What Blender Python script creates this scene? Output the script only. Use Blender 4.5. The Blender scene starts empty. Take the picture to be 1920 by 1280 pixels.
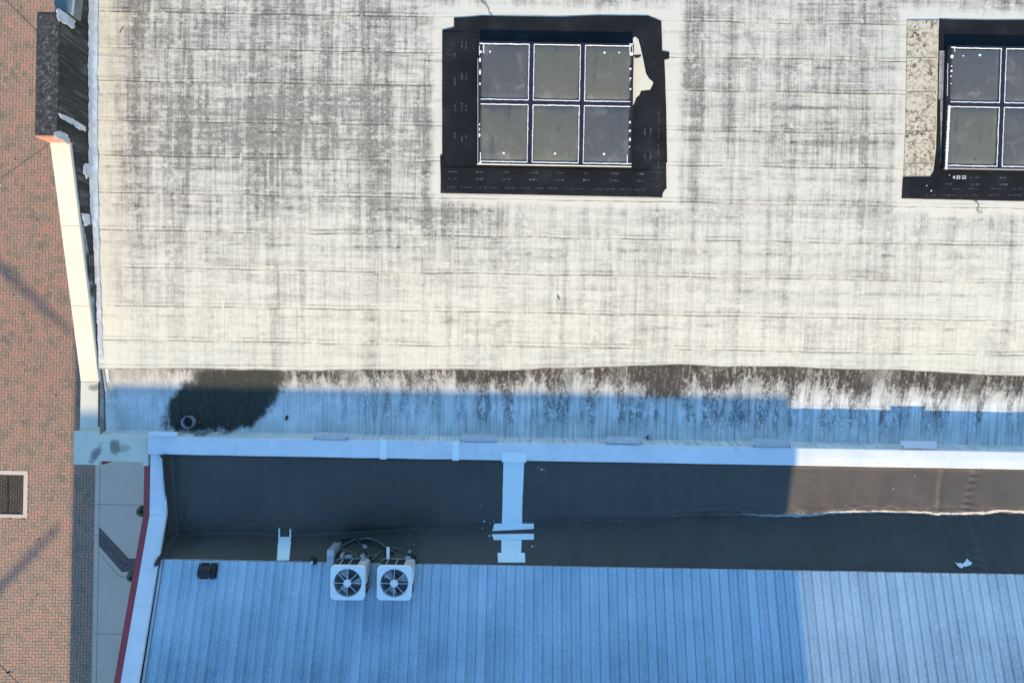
import bpy, bmesh, math, random
from mathutils import Vector, Matrix, noise as mn
random.seed(7)
sc = bpy.context.scene
R_ = math.radians
# ------------------------------------------------------------------ camera
H = 21.3            # camera height above the plaza, metres
F = 1280.0          # focal length in pixels of the 1920-wide photograph
TH = R_(1.0)
cd = bpy.data.cameras.new('camera'); cam = bpy.data.objects.new('camera', cd)
sc.collection.objects.link(cam); sc.camera = cam
cam.location = (0, 0, H); cam.rotation_euler = (0, 0, TH)
cd.sensor_width = 36; cd.lens = 36*F/1920; cd.clip_end = 1000; cd.clip_start = 0.1
# ------------------------------------------------------------------ sky, sun, exposure
EL = 30.0
w = bpy.data.worlds.new('World'); sc.world = w; w.use_nodes = True
nt = w.node_tree; nt.nodes.clear()
sky = nt.nodes.new('ShaderNodeTexSky'); sky.sky_type = 'NISHITA'; sky.sun_disc = False
sky.sun_elevation = R_(EL); sky.sun_rotation = R_(180)
sky.air_density = 2.0; sky.dust_density = 0.0; sky.ozone_density = 10.0; sky.altitude = 0
bg = nt.nodes.new('ShaderNodeBackground'); bg.inputs['Strength'].default_value = 0.15
wo = nt.nodes.new('ShaderNodeOutputWorld')
nt.links.new(sky.outputs[0], bg.inputs[0]); nt.links.new(bg.outputs[0], wo.inputs[0])
sd = bpy.data.lights.new('sun', 'SUN'); sun = bpy.data.objects.new('sun', sd)
sc.collection.objects.link(sun)
sd.energy = 3.0; sd.angle = R_(0.53); sd.color = (1.0, 0.77, 0.47)
sun.rotation_euler = (R_(90-EL), 0, 0); sun.location = (0, -30, 40)
vs = sc.view_settings
vs.view_transform = 'Standard'; vs.look = 'None'; vs.gamma = 1; vs.exposure = 0.87; vs.use_curve_mapping = False
sc.render.film_transparent = False

# ------------------------------------------------------------------ measuring helpers
CT, ST = math.cos(TH), math.sin(TH)
def W(px, py, D):
    u, v = (px-960)*D/F, (640-py)*D/F
    return Vector((u*CT - v*ST, u*ST + v*CT, H-D))
def roofD(y): return 13.72 + 0.00673*(7-y)**2
def roofz(y): return H - roofD(y)
def R(px, py, off=0.0):
    D = 13.9
    for _ in range(8):
        p = W(px, py, D); D = roofD(p.y) - off
    return W(px, py, D)
def lerp(a, b, t): return a + (b-a)*t
def pw(x, pts):
    if x <= pts[0][0]: return pts[0][1]
    for (a, b), (c, d) in zip(pts, pts[1:]):
        if x <= c: return lerp(b, d, (x-a)/(c-a))
    return pts[-1][1]
def gutz(y): return H - pw(y, [(-2.2, 14.46), (-1.2, 14.40), (-0.5, 14.22), (0, 14.2)])
def G(px, py, off=0.0):
    D = 14.4
    for _ in range(8):
        p = W(px, py, D); D = H - gutz(p.y) - off
    return W(px, py, D)
EAVE = -4.53
def metz(y): return H - (13.80 - 0.30*(EAVE - y))
def M(px, py, off=0.0):
    D = 13.7
    for _ in range(12):
        p = W(px, py, D); D = H - metz(p.y) - off
    return W(px, py, D)
def fbm(x, y, z=0, o=3): return mn.fractal(Vector((x, y, z)), 1.0, 2.0, o)
def valley(x): return pw(x, [(-7.2, -4.22), (-4, -4.13), (0, -3.90), (4, -3.66), (8.5, -3.50), (14, -3.45)])
def valy(x): return valley(x) + 0.025*math.sin(x*1.9) + 0.03*fbm(x*0.9, 3.1)
def darkz(x, y):
    yv = valy(x)
    zu, zv, ze = H-14.10, H-14.45, H-13.87
    if y > yv:
        t = (-2.44 - y)/(-2.44 - yv)
        s0 = min(1, max(0, (x+1.5)/5)); fr = lerp(0.90, 0.76, s0)
        z = zu + (zv-zu)*(fr*t/0.9 if t < 0.9 else fr + (1-fr)*((t-0.9)/0.1)**1.15)
    else:
        t = min(1, (yv - y)/(yv - EAVE + 0.02))
        z = zv + (ze-zv)*(t**0.9)
    s = min(1, max(0, (x+1.0)/6))
    d = abs(y-yv)
    if y < yv:
        z += 0.009*math.sin(x*16 + 3*fbm(x*.7, y*.5) + (y-yv)*3)*(0.5+0.5*fbm(x*1.3, 9)) * min(1, (yv-y)*5)
        z += 0.010*s*fbm(x*2.2, y*0.9, 5)
    else:
        k = 1-min(1, (y-yv)/0.45)
        z += 0.022*s*k*fbm(x*2.6, y*3.4, 2) + 0.004*fbm(x*1.2, y*2, 7)
    z += 0.030*s*math.exp(-(d/0.06)**2)*(0.3+1.4*fbm(x*1.7, 1.3))
    # rippled lap joints running down the slope, one pulled fold
    for xr, a in ((-4.72, .005), (6.25, .0015), (9.62, .012)):
        g = math.exp(-((x-xr-0.02*(y+3))/0.09)**2)
        if g > 0.01: z += a*g*math.sin(y*42 + 2*fbm(x*3, y*2)) + a*.8*g
    g = math.exp(-((x-9.0-0.05*math.sin(y*3))/0.05)**2); z += 0.02*g*(1 if y > yv else 0)
    # fan of creases in the west corner
    dx, dy = x+7.0, y+4.5
    rr = math.hypot(dx, dy)
    if rr < 2.6:
        z += 0.007*math.sin(math.atan2(dy, dx)*26)*min(1, rr*1.5)*(1-rr/2.6)
    return z
def DK(px, py, off=0.0):
    D = 14.4
    for _ in range(12):
        p = W(px, py, D); D = H - darkz(p.x, p.y) - off
    return W(px, py, D)
def GR(px, py): return W(px, py, H)

# ------------------------------------------------------------------ object helpers
col = sc.collection
def tag(o, label=None, cat=None, group=None, kind=None):
    if label: o['label'] = label
    if cat: o['category'] = cat
    if group: o['group'] = group
    if kind: o['kind'] = kind
    return o
def empty(name, loc=(0, 0, 0), label=None, cat=None, group=None):
    o = bpy.data.objects.new(name, None); col.objects.link(o); o.location = loc; o.empty_display_size = 0.3
    return tag(o, label, cat, group)
def link(name, me, m=None, parent=None, loc=None):
    o = bpy.data.objects.new(name, me); col.objects.link(o)
    if m and not me.materials: me.materials.append(m)
    if loc is not None: o.location = loc
    if parent: o.parent = parent
    return o
class MB:
    def __init__(s): s.v = []; s.f = []; s.uv = {}
    def add(s, vs, fs, uvs=None):
        b = len(s.v); s.v += [tuple(p) for p in vs]
        for f in fs: s.f.append([b+i for i in f])
        if uvs:
            for i, t in enumerate(uvs): s.uv[b+i] = t
        return s
    def box(s, x0, x1, y0, y1, z0, z1):
        return s.add([(x0,y0,z0),(x1,y0,z0),(x1,y1,z0),(x0,y1,z0),(x0,y0,z1),(x1,y0,z1),(x1,y1,z1),(x0,y1,z1)],
                     [(0,3,2,1),(4,5,6,7),(0,1,5,4),(1,2,6,5),(2,3,7,6),(3,0,4,7)])
    def hexa(s, bot, top):   # two rings of n points
        n = len(bot)
        return s.add(list(bot)+list(top), [tuple(range(n))[::-1], tuple(range(n, 2*n))] +
                     [(i, (i+1) % n, n+(i+1) % n, n+i) for i in range(n)])
    def slab(s, pts, t):     # polygon (world points, ccw from above) extruded downward by t
        return s.hexa([(p[0], p[1], p[2]-t) for p in pts], pts)
    def tube(s, pts, r, n=8, cap=True):
        pts = [Vector(p) for p in pts]; rings = []
        for i, p in enumerate(pts):
            d = (pts[min(i+1, len(pts)-1)] - pts[max(i-1, 0)]).normalized()
            a = d.orthogonal().normalized() if i == 0 else (rings_a - d*rings_a.dot(d)).normalized()
            rings_a = a; b = d.cross(a)
            rr = r[i] if isinstance(r, (list, tuple)) else r
            rings.append([p + (a*math.cos(2*math.pi*k/n) + b*math.sin(2*math.pi*k/n))*rr for k in range(n)])
        base = len(s.v)
        for q in rings: s.v += [tuple(p) for p in q]
        for i in range(len(rings)-1):
            for k in range(n):
                s.f.append([base+i*n+k, base+i*n+(k+1) % n, base+(i+1)*n+(k+1) % n, base+(i+1)*n+k])
        if cap:
            s.f.append([base+k for k in range(n)][::-1]); s.f.append([base+(len(rings)-1)*n+k for k in range(n)])
        return s
    def lathe(s, prof, n=24, c=(0, 0, 0)):   # profile (r, z); open
        base = len(s.v)
        for r, z in prof:
            for k in range(n):
                a = 2*math.pi*k/n; s.v.append((c[0]+r*math.cos(a), c[1]+r*math.sin(a), c[2]+z))
        for i in range(len(prof)-1):
            for k in range(n):
                s.f.append([base+i*n+k, base+i*n+(k+1) % n, base+(i+1)*n+(k+1) % n, base+(i+1)*n+k])
        return s
    def disc(s, r, z, n=24, c=(0, 0, 0)):
        base = len(s.v)
        for k in range(n):
            a = 2*math.pi*k/n; s.v.append((c[0]+r*math.cos(a), c[1]+r*math.sin(a), c[2]+z))
        s.f.append([base+k for k in range(n)]); return s
    def mesh(s, name='m', smooth=False, bevel=0):
        me = bpy.data.meshes.new(name); me.from_pydata(s.v, [], s.f)
        if s.uv:
            ul = me.uv_layers.new(name='UVMap')
            for l in me.loops: ul.data[l.index].uv = s.uv.get(l.vertex_index, (0, 0))
        if bevel:
            bm = bmesh.new(); bm.from_mesh(me)
            bmesh.ops.recalc_face_normals(bm, faces=bm.faces)
            es = [e for e in bm.edges if len(e.link_faces) == 2 and e.calc_face_angle(0) > 0.5]
            bmesh.ops.bevel(bm, geom=es, offset=bevel, segments=2, profile=0.7, affect='EDGES')
            bm.to_mesh(me); bm.free()
        if smooth:
            for p in me.polygons: p.use_smooth = True
        me.update(); return me
    def build(s, name, m, parent=None, smooth=False, bevel=0, loc=None):
        return link(name, s.mesh(name, smooth, bevel), m, parent, loc)
def copy_tree(o, parent=None):
    c = o.copy(); col.objects.link(c); c.parent = parent
    for ch in o.children: copy_tree(ch, c)
    return c
def gridmesh(xs, ys, zf, thick=0.0, uvf=None):
    mb = MB(); nx, ny = len(xs), len(ys)
    for y in ys:
        for x in xs:
            mb.v.append((x, y, zf(x, y)))
            if uvf: mb.uv[len(mb.v)-1] = uvf(x, y)
    for j in range(ny-1):
        for i in range(nx-1):
            a = j*nx+i; mb.f.append([a, a+1, a+nx+1, a+nx])
    if thick:   # skirt
        ring = [i for i in range(nx)] + [j*nx+nx-1 for j in range(1, ny)] + [(ny-1)*nx+i for i in range(nx-2, -1, -1)] + [j*nx for j in range(ny-2, 0, -1)]
        b = len(mb.v)
        for r in ring:
            p = mb.v[r]; mb.v.append((p[0], p[1], p[2]-thick))
            if uvf: mb.uv[len(mb.v)-1] = mb.uv[r]
        n = len(ring)
        for k in range(n): mb.f.append([ring[(k+1) % n], ring[k], b+k, b+(k+1) % n])
    return mb
def frange(a, b, step):
    n = max(1, int(math.ceil((b-a)/step))); return [a+(b-a)*i/n for i in range(n+1)]

# ------------------------------------------------------------------ materials
class NG:
    def __init__(s, name):
        s.m = bpy.data.materials.new(name); s.m.use_nodes = True; s.t = s.m.node_tree; s.t.nodes.clear()
        s.out = s.t.nodes.new('ShaderNodeOutputMaterial'); s.b = s.t.nodes.new('ShaderNodeBsdfPrincipled')
        s.t.links.new(s.b.outputs[0], s.out.inputs[0])
        s._tc = s.t.nodes.new('ShaderNodeTexCoord')
        s.P = s._tc.outputs['Object']; s.UV = s._tc.outputs['UV']
    def set(s, sock, v):
        if v is None: return
        if isinstance(v, bpy.types.NodeSocket): s.t.links.new(v, sock)
        elif isinstance(v, (tuple, list)) and len(v) == 3 and sock.type == 'RGBA': sock.default_value = (*v, 1)
        else: sock.default_value = v
    def geo(s, k): 
        n = s.t.nodes.new('ShaderNodeNewGeometry'); return n.outputs[k]
    def world(s): return s.geo('Position')
    def rnd(s):
        n = s.t.nodes.new('ShaderNodeObjectInfo'); return n.outputs['Random']
    def math(s, op, a, b=None, clamp=False):
        n = s.t.nodes.new('ShaderNodeMath'); n.operation = op; n.use_clamp = clamp
        s.set(n.inputs[0], a); s.set(n.inputs[1], b); return n.outputs[0]
    def mul(s, *a):
        r = a[0]
        for b in a[1:]: r = s.math('MULTIPLY', r, b)
        return r
    def add(s, *a):
        r = a[0]
        for b in a[1:]: r = s.math('ADD', r, b)
        return r
    def mr(s, v, a, b, c=0.0, d=1.0, smooth=True):
        n = s.t.nodes.new('ShaderNodeMapRange'); n.interpolation_type = 'SMOOTHSTEP' if smooth else 'LINEAR'
        s.set(n.inputs[0], v)
        for i, x in enumerate((a, b, c, d)): n.inputs[1+i].default_value = x
        return n.outputs[0]
    def mix(s, f, a, b, mode='MIX'):
        n = s.t.nodes.new('ShaderNodeMix'); n.data_type = 'RGBA'; n.blend_type = mode
        s.set(n.inputs[0], f); s.set(n.inputs[6], a); s.set(n.inputs[7], b); return n.outputs[2]
    def map(s, vec, scale=(1, 1, 1), loc=(0, 0, 0), rot=(0, 0, 0)):
        n = s.t.nodes.new('ShaderNodeMapping'); s.set(n.inputs[0], vec)
        n.inputs[1].default_value = loc; n.inputs[2].default_value = rot; n.inputs[3].default_value = scale; return n.outputs[0]
    def noise(s, vec, scale=1, detail=4, rough=0.55, dist=0.0, sc=(1, 1, 1), loc=(0, 0, 0)):
        n = s.t.nodes.new('ShaderNodeTexNoise'); s.set(n.inputs['Vector'], s.map(vec, sc, loc))
        n.inputs['Scale'].default_value = scale; n.inputs['Detail'].default_value = detail
        n.inputs['Roughness'].default_value = rough; n.inputs['Distortion'].default_value = dist; return n.outputs[0]
    def voro(s, vec, scale, feature='F1', rand=1.0):
        n = s.t.nodes.new('ShaderNodeTexVoronoi'); n.feature = feature; s.set(n.inputs['Vector'], vec)
        n.inputs['Scale'].default_value = scale; n.inputs['Randomness'].default_value = rand; return n.outputs[0]
    def sep(s, v):
        n = s.t.nodes.new('ShaderNodeSeparateXYZ'); s.set(n.inputs[0], v); return n.outputs
    def ramp(s, f, stops, interp='LINEAR'):
        n = s.t.nodes.new('ShaderNodeValToRGB'); n.color_ramp.interpolation = interp; s.set(n.inputs[0], f)
        e = n.color_ramp.elements
        while len(e) < len(stops): e.new(0.5)
        for el, (p, c) in zip(e, stops): el.position = p; el.color = (*c, 1)
        return n.outputs[0]
    def bump(s, h, strength=0.3, dist=0.01):
        n = s.t.nodes.new('ShaderNodeBump'); s.set(n.inputs['Height'], h)
        n.inputs['Strength'].default_value = strength; n.inputs['Distance'].default_value = dist
        s.t.links.new(n.outputs[0], s.b.inputs['Normal']); return n.outputs[0]
    def fin(s, color=None, rough=0.6, metal=0.0, spec=0.5, coat=None):
        s.set(s.b.inputs['Base Color'], color); s.set(s.b.inputs['Roughness'], rough)
        s.set(s.b.inputs['Metallic'], metal); s.set(s.b.inputs['Specular IOR Level'], spec)
        if coat: s.b.inputs['Coat Weight'].default_value = coat[0]; s.b.inputs['Coat Roughness'].default_value = coat[1]
        return s.m
def plain(name, c, rough=0.6, metal=0.0, var=0.25, scale=6.0, spec=0.5, bump=0.0):
    g = NG(name); p = g.world()
    n = g.noise(p, scale, 5, 0.6); n2 = g.noise(p, scale*9, 3, 0.6)
    f = g.add(g.mul(n, 0.7), g.mul(n2, 0.3))
    lo = tuple(x*(1-var) for x in c); hi = tuple(min(1, x*(1+var)) for x in c)
    if bump: g.bump(n2, bump, 0.01)
    return g.fin(g.ramp(f, [(0.3, lo), (0.7, hi)]), rough, metal, spec)

def m_roof():
    g = NG('white_roof_membrane'); p = g.world(); x, y, z = g.sep(p)
    uv = g.UV; ux, uy, _ = g.sep(uv)        # ux metres along the sheet, uy metres up from its lower edge
    north = g.mr(y, -0.3, 4.3, 0.0, 1.0)
    patch0 = g.noise(p, 1.6, 4, 0.6)
    west = g.mr(g.add(x, g.mul(g.add(patch0, -0.5), 0.8)), -8.45, -7.75, 0.0, 1.0)
    east = g.mr(x, -3.0, 5.0, 1.0, 0.72)
    patch = g.noise(p, 0.35, 3, 0.5)
    sheet = g.rnd()
    off = g.t.nodes.new('ShaderNodeCombineXYZ'); g.set(off.inputs[0], g.mul(sheet, 53.0)); g.set(off.inputs[1], g.mul(sheet, 31.0))
    vm = g.t.nodes.new('ShaderNodeVectorMath'); vm.operation = 'ADD'; g.set(vm.inputs[0], p); g.set(vm.inputs[1], off.outputs[0]); q = vm.outputs[0]
    # streaks running down the slope: broad ones cross the laps, the rest belong to one sheet
    st1 = g.noise(p, 1.0, 5, 0.62, 0.2, sc=(3.6, 0.13, 1)); st2 = g.noise(q, 1.0, 6, 0.68, 0.0, sc=(14, 0.40, 1), loc=(5, 3, 0))
    # bands running along the sheets
    bn1 = g.noise(q, 1.0, 5, 0.65, 0.1, sc=(0.35, 6.5, 1), loc=(2, 8, 0)); bn2 = g.noise(q, 1.0, 7, 0.75, 0.2, sc=(1.6, 17, 1), loc=(7, 1, 0))
    blot = g.noise(q, 2.4, 8, 0.70, 0.2); fine = g.noise(p, 30, 8, 0.9)
    # long thin sooty lines parallel to the laps
    ln = g.noise(q, 1.0, 3, 0.6, 0.0, sc=(0.22, 11, 1), loc=(3, 5, 1)); ln2 = g.noise(q, 1.0, 4, 0.65, 0.0, sc=(0.5, 30, 1), loc=(8, 2, 1))
    seg = g.mr(g.noise(q, 1.0, 6, 0.75, 0.0, sc=(1.1, 2.5, 1), loc=(2, 2, 7)), 0.40, 0.60)
    l1 = g.mul(g.mr(g.math('ABSOLUTE', g.add(ln, -0.52)), 0.005, 0.05, 1.0, 0.0), seg); l2 = g.mul(g.mr(ln2, 0.52, 0.64), g.add(0.35, g.mul(seg, 0.65)))
    d = g.add(g.mul(g.mr(st1, 0.44, 0.66), 0.54), g.mul(g.mr(st2, 0.43, 0.62), 0.40), g.mul(g.mr(bn1, 0.44, 0.64), 0.34),
              g.mul(g.mr(bn2, 0.45, 0.64), 0.26), g.mul(g.mr(blot, 0.40, 0.64), 0.26), g.mul(l1, 0.28), g.mul(l2, 0.16))
    wipe = g.math('MAXIMUM', g.mr(g.noise(q, 1.0, 9, 0.80, 0.0, sc=(6.0, 11, 1), loc=(3, 3, 3)), 0.53, 0.62), g.mul(g.mr(g.noise(p, 1.0, 8, 0.75, 0.0, sc=(3.2, 4.6, 1), loc=(3, 9, 3)), 0.55, 0.63), 1.2))    # bare bright spots
    wst = g.mr(g.noise(p, 1.0, 6, 0.7, 0.0, sc=(7.0, 0.5, 1), loc=(1, 6, 3)), 0.56, 0.64)        # rinsed runs
    amt = g.add(g.mul(north, 0.47), 0.16, g.mul(g.mr(patch, 0.35, 0.7), 0.20), g.mul(sheet, 0.16))
    mid = g.mul(g.mr(y, 3.2, 4.0), g.mr(y, 5.2, 4.5))
    amt = g.add(amt, g.mul(mid, 0.16))
    d = g.mul(d, amt, east, g.add(g.mul(west, 0.80), 0.20), g.add(1.0, g.mul(wipe, -0.60)), g.add(1.0, g.mul(wst, -0.40)))
    d = g.add(d, 0.04, g.mul(l1, 0.06), g.mul(l2, 0.04))
    # scuffed halo left clean round the black patches
    def halo(x0, x1, y0, y1):
        dx = g.math('MAXIMUM', g.math('SUBTRACT', x0, x), g.math('SUBTRACT', x, x1))
        dy = g.math('MAXIMUM', g.math('SUBTRACT', y0, y), g.math('SUBTRACT', y, y1))
        dd = g.add(g.math('MAXIMUM', dx, dy), g.mul(g.add(blot, -0.5), 0.25))
        return g.mr(dd, 0.05, 0.38, 0.12, 1.0)
    d = g.mul(d, halo(-1.48, 3.1, 3.0, 6.55), halo(7.9, 13, 2.95, 6.6))
    # soiled laps: a line on the edge and a fainter one where the sheet below ends
    wav = g.mul(g.add(g.noise(p, 1.5, 4, 0.6), -0.5), 0.03)
    e1 = g.mr(g.math('ABSOLUTE', g.add(uy, -0.012, g.mul(wav, 0.4))), 0.004, 0.016, 1.0, 0.0)
    e2 = g.mr(g.math('ABSOLUTE', g.add(uy, -0.088, wav)), 0.004, 0.02, 1.0, 0.0)
    e3 = g.mr(g.math('ABSOLUTE', g.add(uy, -0.52, wav)), 0.01, 0.05, 1.0, 0.0)
    brk = g.mr(g.noise(p, 1.0, 5, 0.7, sc=(1.6, 1.6, 1), loc=(9, 9, 0)), 0.38, 0.62)
    brk2 = g.mr(g.noise(p, 1.0, 5, 0.7, sc=(3, 3, 1), loc=(1, 4, 0)), 0.45, 0.65)
    lines = g.add(g.mul(e1, g.add(g.mul(brk, 0.9), 0.25)), g.mul(e2, brk, 0.50), g.mul(e3, brk2, 0.42))
    d = g.math('MAXIMUM', d, 0.0)
    dm = g.math('MINIMUM', g.mul(d, 1.06), 0.82)
    gr = g.add(g.mul(g.mr(fine, 0.36, 0.64, -0.5, 0.5, False), 0.55), g.mul(g.mr(g.noise(q, 11, 7, 0.8), 0.36, 0.64, -0.5, 0.5, False), 0.42))
    d = g.mr(g.add(dm, g.mul(gr, g.add(0.16, g.mul(dm, 0.95)))), 0.08, 1.0, 0.0, 0.95, False)
    d = g.math('ADD', g.math('MINIMUM', d, 0.86), g.mul(lines, 0.75), True)
    warm = g.mr(g.add(y, g.mul(patch, 3)), 0.0, 6.0, 1.0, 0.0)
    base = g.mix(warm, (0.735, 0.68, 0.545), (0.785, 0.725, 0.55))
    base = g.mix(g.mul(g.mr(x, -8.4, -7.8, 1.0, 0.0), 0.3), base, (0.81, 0.765, 0.61))
    dirt = g.mix(g.mr(st1, 0.4, 0.7), (0.15, 0.138, 0.115), (0.125, 0.108, 0.088))
    c = g.mix(d, base, dirt)
    g.bump(g.add(g.mul(fine, 0.5), g.mul(g.noise(p, 6, 4, 0.6), 0.8)), 0.35, 0.012)
    return g.fin(c, 0.72, 0, 0.3)
def m_gutter():
    g = NG('mouldy_gutter_membrane'); p = g.world(); x, y, z = g.sep(p)
    n1 = g.noise(p, 1.0, 5, 0.6, 0.2, sc=(3.2, 0.7, 1)); n2 = g.noise(p, 1.0, 6, 0.7, 0.8, sc=(11, 3.2, 1)); n3 = g.noise(p, 16, 6, 0.8, 0.6)
    n4 = g.noise(p, 1.0, 3, 0.5, 0, sc=(1.1, 0.1, 1), loc=(4, 0, 0)); fine = g.noise(p, 55, 4, 0.7)
    sheet = g.rnd()
    # black growth under the drip edge, hanging down in uneven tongues
    lim = g.add(-0.95, g.mul(g.add(n1, -0.5), -1.05), g.mul(g.add(sheet, -0.5), -0.20))
    top = g.mr(g.add(g.math('SUBTRACT', y, lim), g.mul(g.add(n3, -0.5), 0.55), g.mul(g.add(n2, -0.5), 0.5)), -0.10, 0.26)
    top = g.mul(top, g.mr(g.add(g.mul(n2, 0.55), g.mul(n3, 0.45), g.mul(sheet, 0.06)), 0.40, 0.56, 0.30, 1.0), g.mr(x, -8.1, -6.6, 0.25, 1.0), g.mr(n4, 0.30, 0.5, 0.55, 1.0))
    # one sheet gone black right of the middle
    bx = g.mul(g.mr(x, 2.80, 2.86), g.mr(x, 3.62, 3.54), g.mr(g.add(y, g.mul(g.add(n1, -0.5), 0.3), g.mul(g.add(n3, -0.5), 0.3)), -1.20, -1.02))
    top = g.math('MAXIMUM', top, g.mul(bx, g.mr(g.add(g.mul(n2, 0.5), g.mul(n3, 0.5)), 0.34, 0.52, 0.55, 0.98)))
    # speckled streaks lower down
    str_ = g.mul(g.mr(g.noise(p, 1.0, 4, 0.6, 0.2, sc=(4.2, 0.25, 1), loc=(4, 2, 0)), 0.40, 0.60), g.mr(g.add(g.mul(n2, 0.5), g.mul(n3, 0.6)), 0.46, 0.62))
    str_ = g.mul(str_, g.mr(y, -1.98, -1.5), g.mr(x, -5.2, -1.5, 0.30, 1.0), 0.88)
    # big dark growth round the pipe
    ex = g.math('DIVIDE', g.add(x, 6.15), 1.12); ey = g.math('DIVIDE', g.add(y, 1.34), 0.70)
    ex = g.add(ex, g.mul(g.add(y, 1.50), -0.62))
    r2 = g.add(g.math('POWER', g.math('ABSOLUTE', ex), 3.0), g.math('POWER', g.math('ABSOLUTE', ey), 3.0), g.mul(g.add(g.noise(p, 2.6, 7, 0.7), -0.5), 1.5), g.mul(g.add(n3, -0.5), 1.1), g.mul(g.add(n1, -0.5), 1.4))
    blob = g.mul(g.mr(r2, 0.62, 1.30, 1.0, 0.0), g.mr(n3, 0.2, 0.5, 0.82, 1.0))
    spots = g.mul(g.mr(g.voro(p, 13, 'F1'), 0.10, 0.16, 1.0, 0.0), g.mr(g.noise(p, 1.6, 2), 0.5, 0.6), 0.8)
    base = g.mix(g.mr(g.noise(p, 2.5, 4), 0.35, 0.7), (0.65, 0.70, 0.67), (0.82, 0.86, 0.82))
    base = g.mix(g.mul(g.mr(g.add(y, g.mul(g.add(n1, -0.5), 0.5)), -1.45, -0.85), 0.75), base, (0.44, 0.41, 0.35))
    run = g.mr(g.noise(p, 1.0, 6, 0.7, 0.1, sc=(13, 0.5, 1), loc=(2, 7, 0)), 0.46, 0.62)
    base = g.mix(g.mul(run, g.mr(x, -5.5, -2.5, 0.2, 0.55)), base, (0.30, 0.31, 0.30))
    c = g.mix(str_, base, (0.10, 0.105, 0.11))
    c = g.mix(spots, c, (0.08, 0.085, 0.09))
    c = g.mix(top, c, g.mix(n3, (0.018, 0.016, 0.013), (0.075, 0.066, 0.053)))
    c = g.mix(blob, c, g.mix(g.mr(fine, 0.3, 0.7), (0.022, 0.024, 0.018), (0.060, 0.060, 0.045)))
    rid = g.noise(p, 2.4, 3, 0.5, 1.5)
    g.bump(g.add(g.mul(n3, 0.4), g.mul(g.mr(g.math('ABSOLUTE', g.add(rid, -0.5)), 0.0, 0.02, 1, 0), 0.6)), 0.35, 0.02)
    return g.fin(c, 0.75, 0, 0.3)
def m_dark():
    g = NG('black_rubber_membrane'); p = g.world(); x, y, z = g.sep(p)
    n = g.noise(p, 1.3, 5, 0.6); st = g.noise(p, 1.0, 5, 0.65, 0.2, sc=(7, 0.5, 1)); f = g.noise(p, 60, 3, 0.6)
    c = g.ramp(g.add(g.mul(n, 0.5), g.mul(st, 0.5)), [(0.3, (0.058, 0.048, 0.038)), (0.7, (0.082, 0.070, 0.056))])
    # silt left by standing water along the valley near the two units
    q = g.add(g.math('POWER', g.math('DIVIDE', g.add(x, 2.75), 1.0), 2.0), g.math('POWER', g.math('DIVIDE', g.add(y, 4.2), 0.30), 2.0), g.mul(g.add(g.noise(p, 4, 5, 0.7), -0.5), 2.2))
    c = g.mix(g.mul(g.mr(q, 0.3, 1.3, 1, 0), 0.85), c, (0.020, 0.022, 0.012))
    dust = g.mul(g.mr(g.noise(p, 0.9, 6, 0.65, 0.4), 0.40, 0.68), 0.05)
    c = g.mix(dust, c, (0.27, 0.26, 0.24))
    # sun highlight on the valley fold painted as a pale band, strongest eastward
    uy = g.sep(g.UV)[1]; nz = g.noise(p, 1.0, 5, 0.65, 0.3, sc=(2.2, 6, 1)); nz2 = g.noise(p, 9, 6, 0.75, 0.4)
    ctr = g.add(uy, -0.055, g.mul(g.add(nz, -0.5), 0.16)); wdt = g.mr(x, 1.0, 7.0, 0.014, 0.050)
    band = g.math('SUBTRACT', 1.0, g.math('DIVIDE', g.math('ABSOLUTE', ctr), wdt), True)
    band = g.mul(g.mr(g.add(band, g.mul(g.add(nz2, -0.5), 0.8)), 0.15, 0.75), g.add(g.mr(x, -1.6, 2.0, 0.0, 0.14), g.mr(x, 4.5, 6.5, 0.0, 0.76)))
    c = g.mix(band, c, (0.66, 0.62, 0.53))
    tide = g.mr(g.math('ABSOLUTE', g.add(uy, -0.16, g.mul(g.add(g.noise(p, 1.1, 5, 0.6, 0.5), -0.5), 0.7))), 0.0, 0.02, 1.0, 0.0)
    c = g.mix(g.mul(tide, g.mr(x, 2.0, 6.0, 0.05, 0.22)), c, (0.35, 0.34, 0.31))
    g.bump(g.add(g.mul(f, 0.25), g.mul(st, 0.6)), 0.22, 0.012)
    return g.fin(c, g.mr(n, 0.3, 0.7, 0.44, 0.52), 0, 0.32, coat=(0.16, 0.5))
def m_coping():
    g = NG('painted_coping_metal'); p = g.world(); x, y, z = g.sep(p)
    n = g.noise(p, 1.4, 5, 0.6, 0.6); n2 = g.noise(p, 5, 5, 0.7); sp = g.voro(p, 7, 'F1')
    c = g.ramp(n, [(0.3, (0.72, 0.72, 0.73)), (0.7, (0.86, 0.86, 0.85))])
    c = g.mix(g.mul(g.mr(n2, 0.55, 0.75), 0.35), c, (0.42, 0.42, 0.42))
    c = g.mix(g.mul(g.mr(sp, 0.025, 0.045, 1, 0), g.mr(n2, 0.45, 0.55)), c, (0.10, 0.09, 0.08))
    g.bump(n, 0.3, 0.03)
    return g.fin(c, 0.5, 0.0, 0.5)
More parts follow.
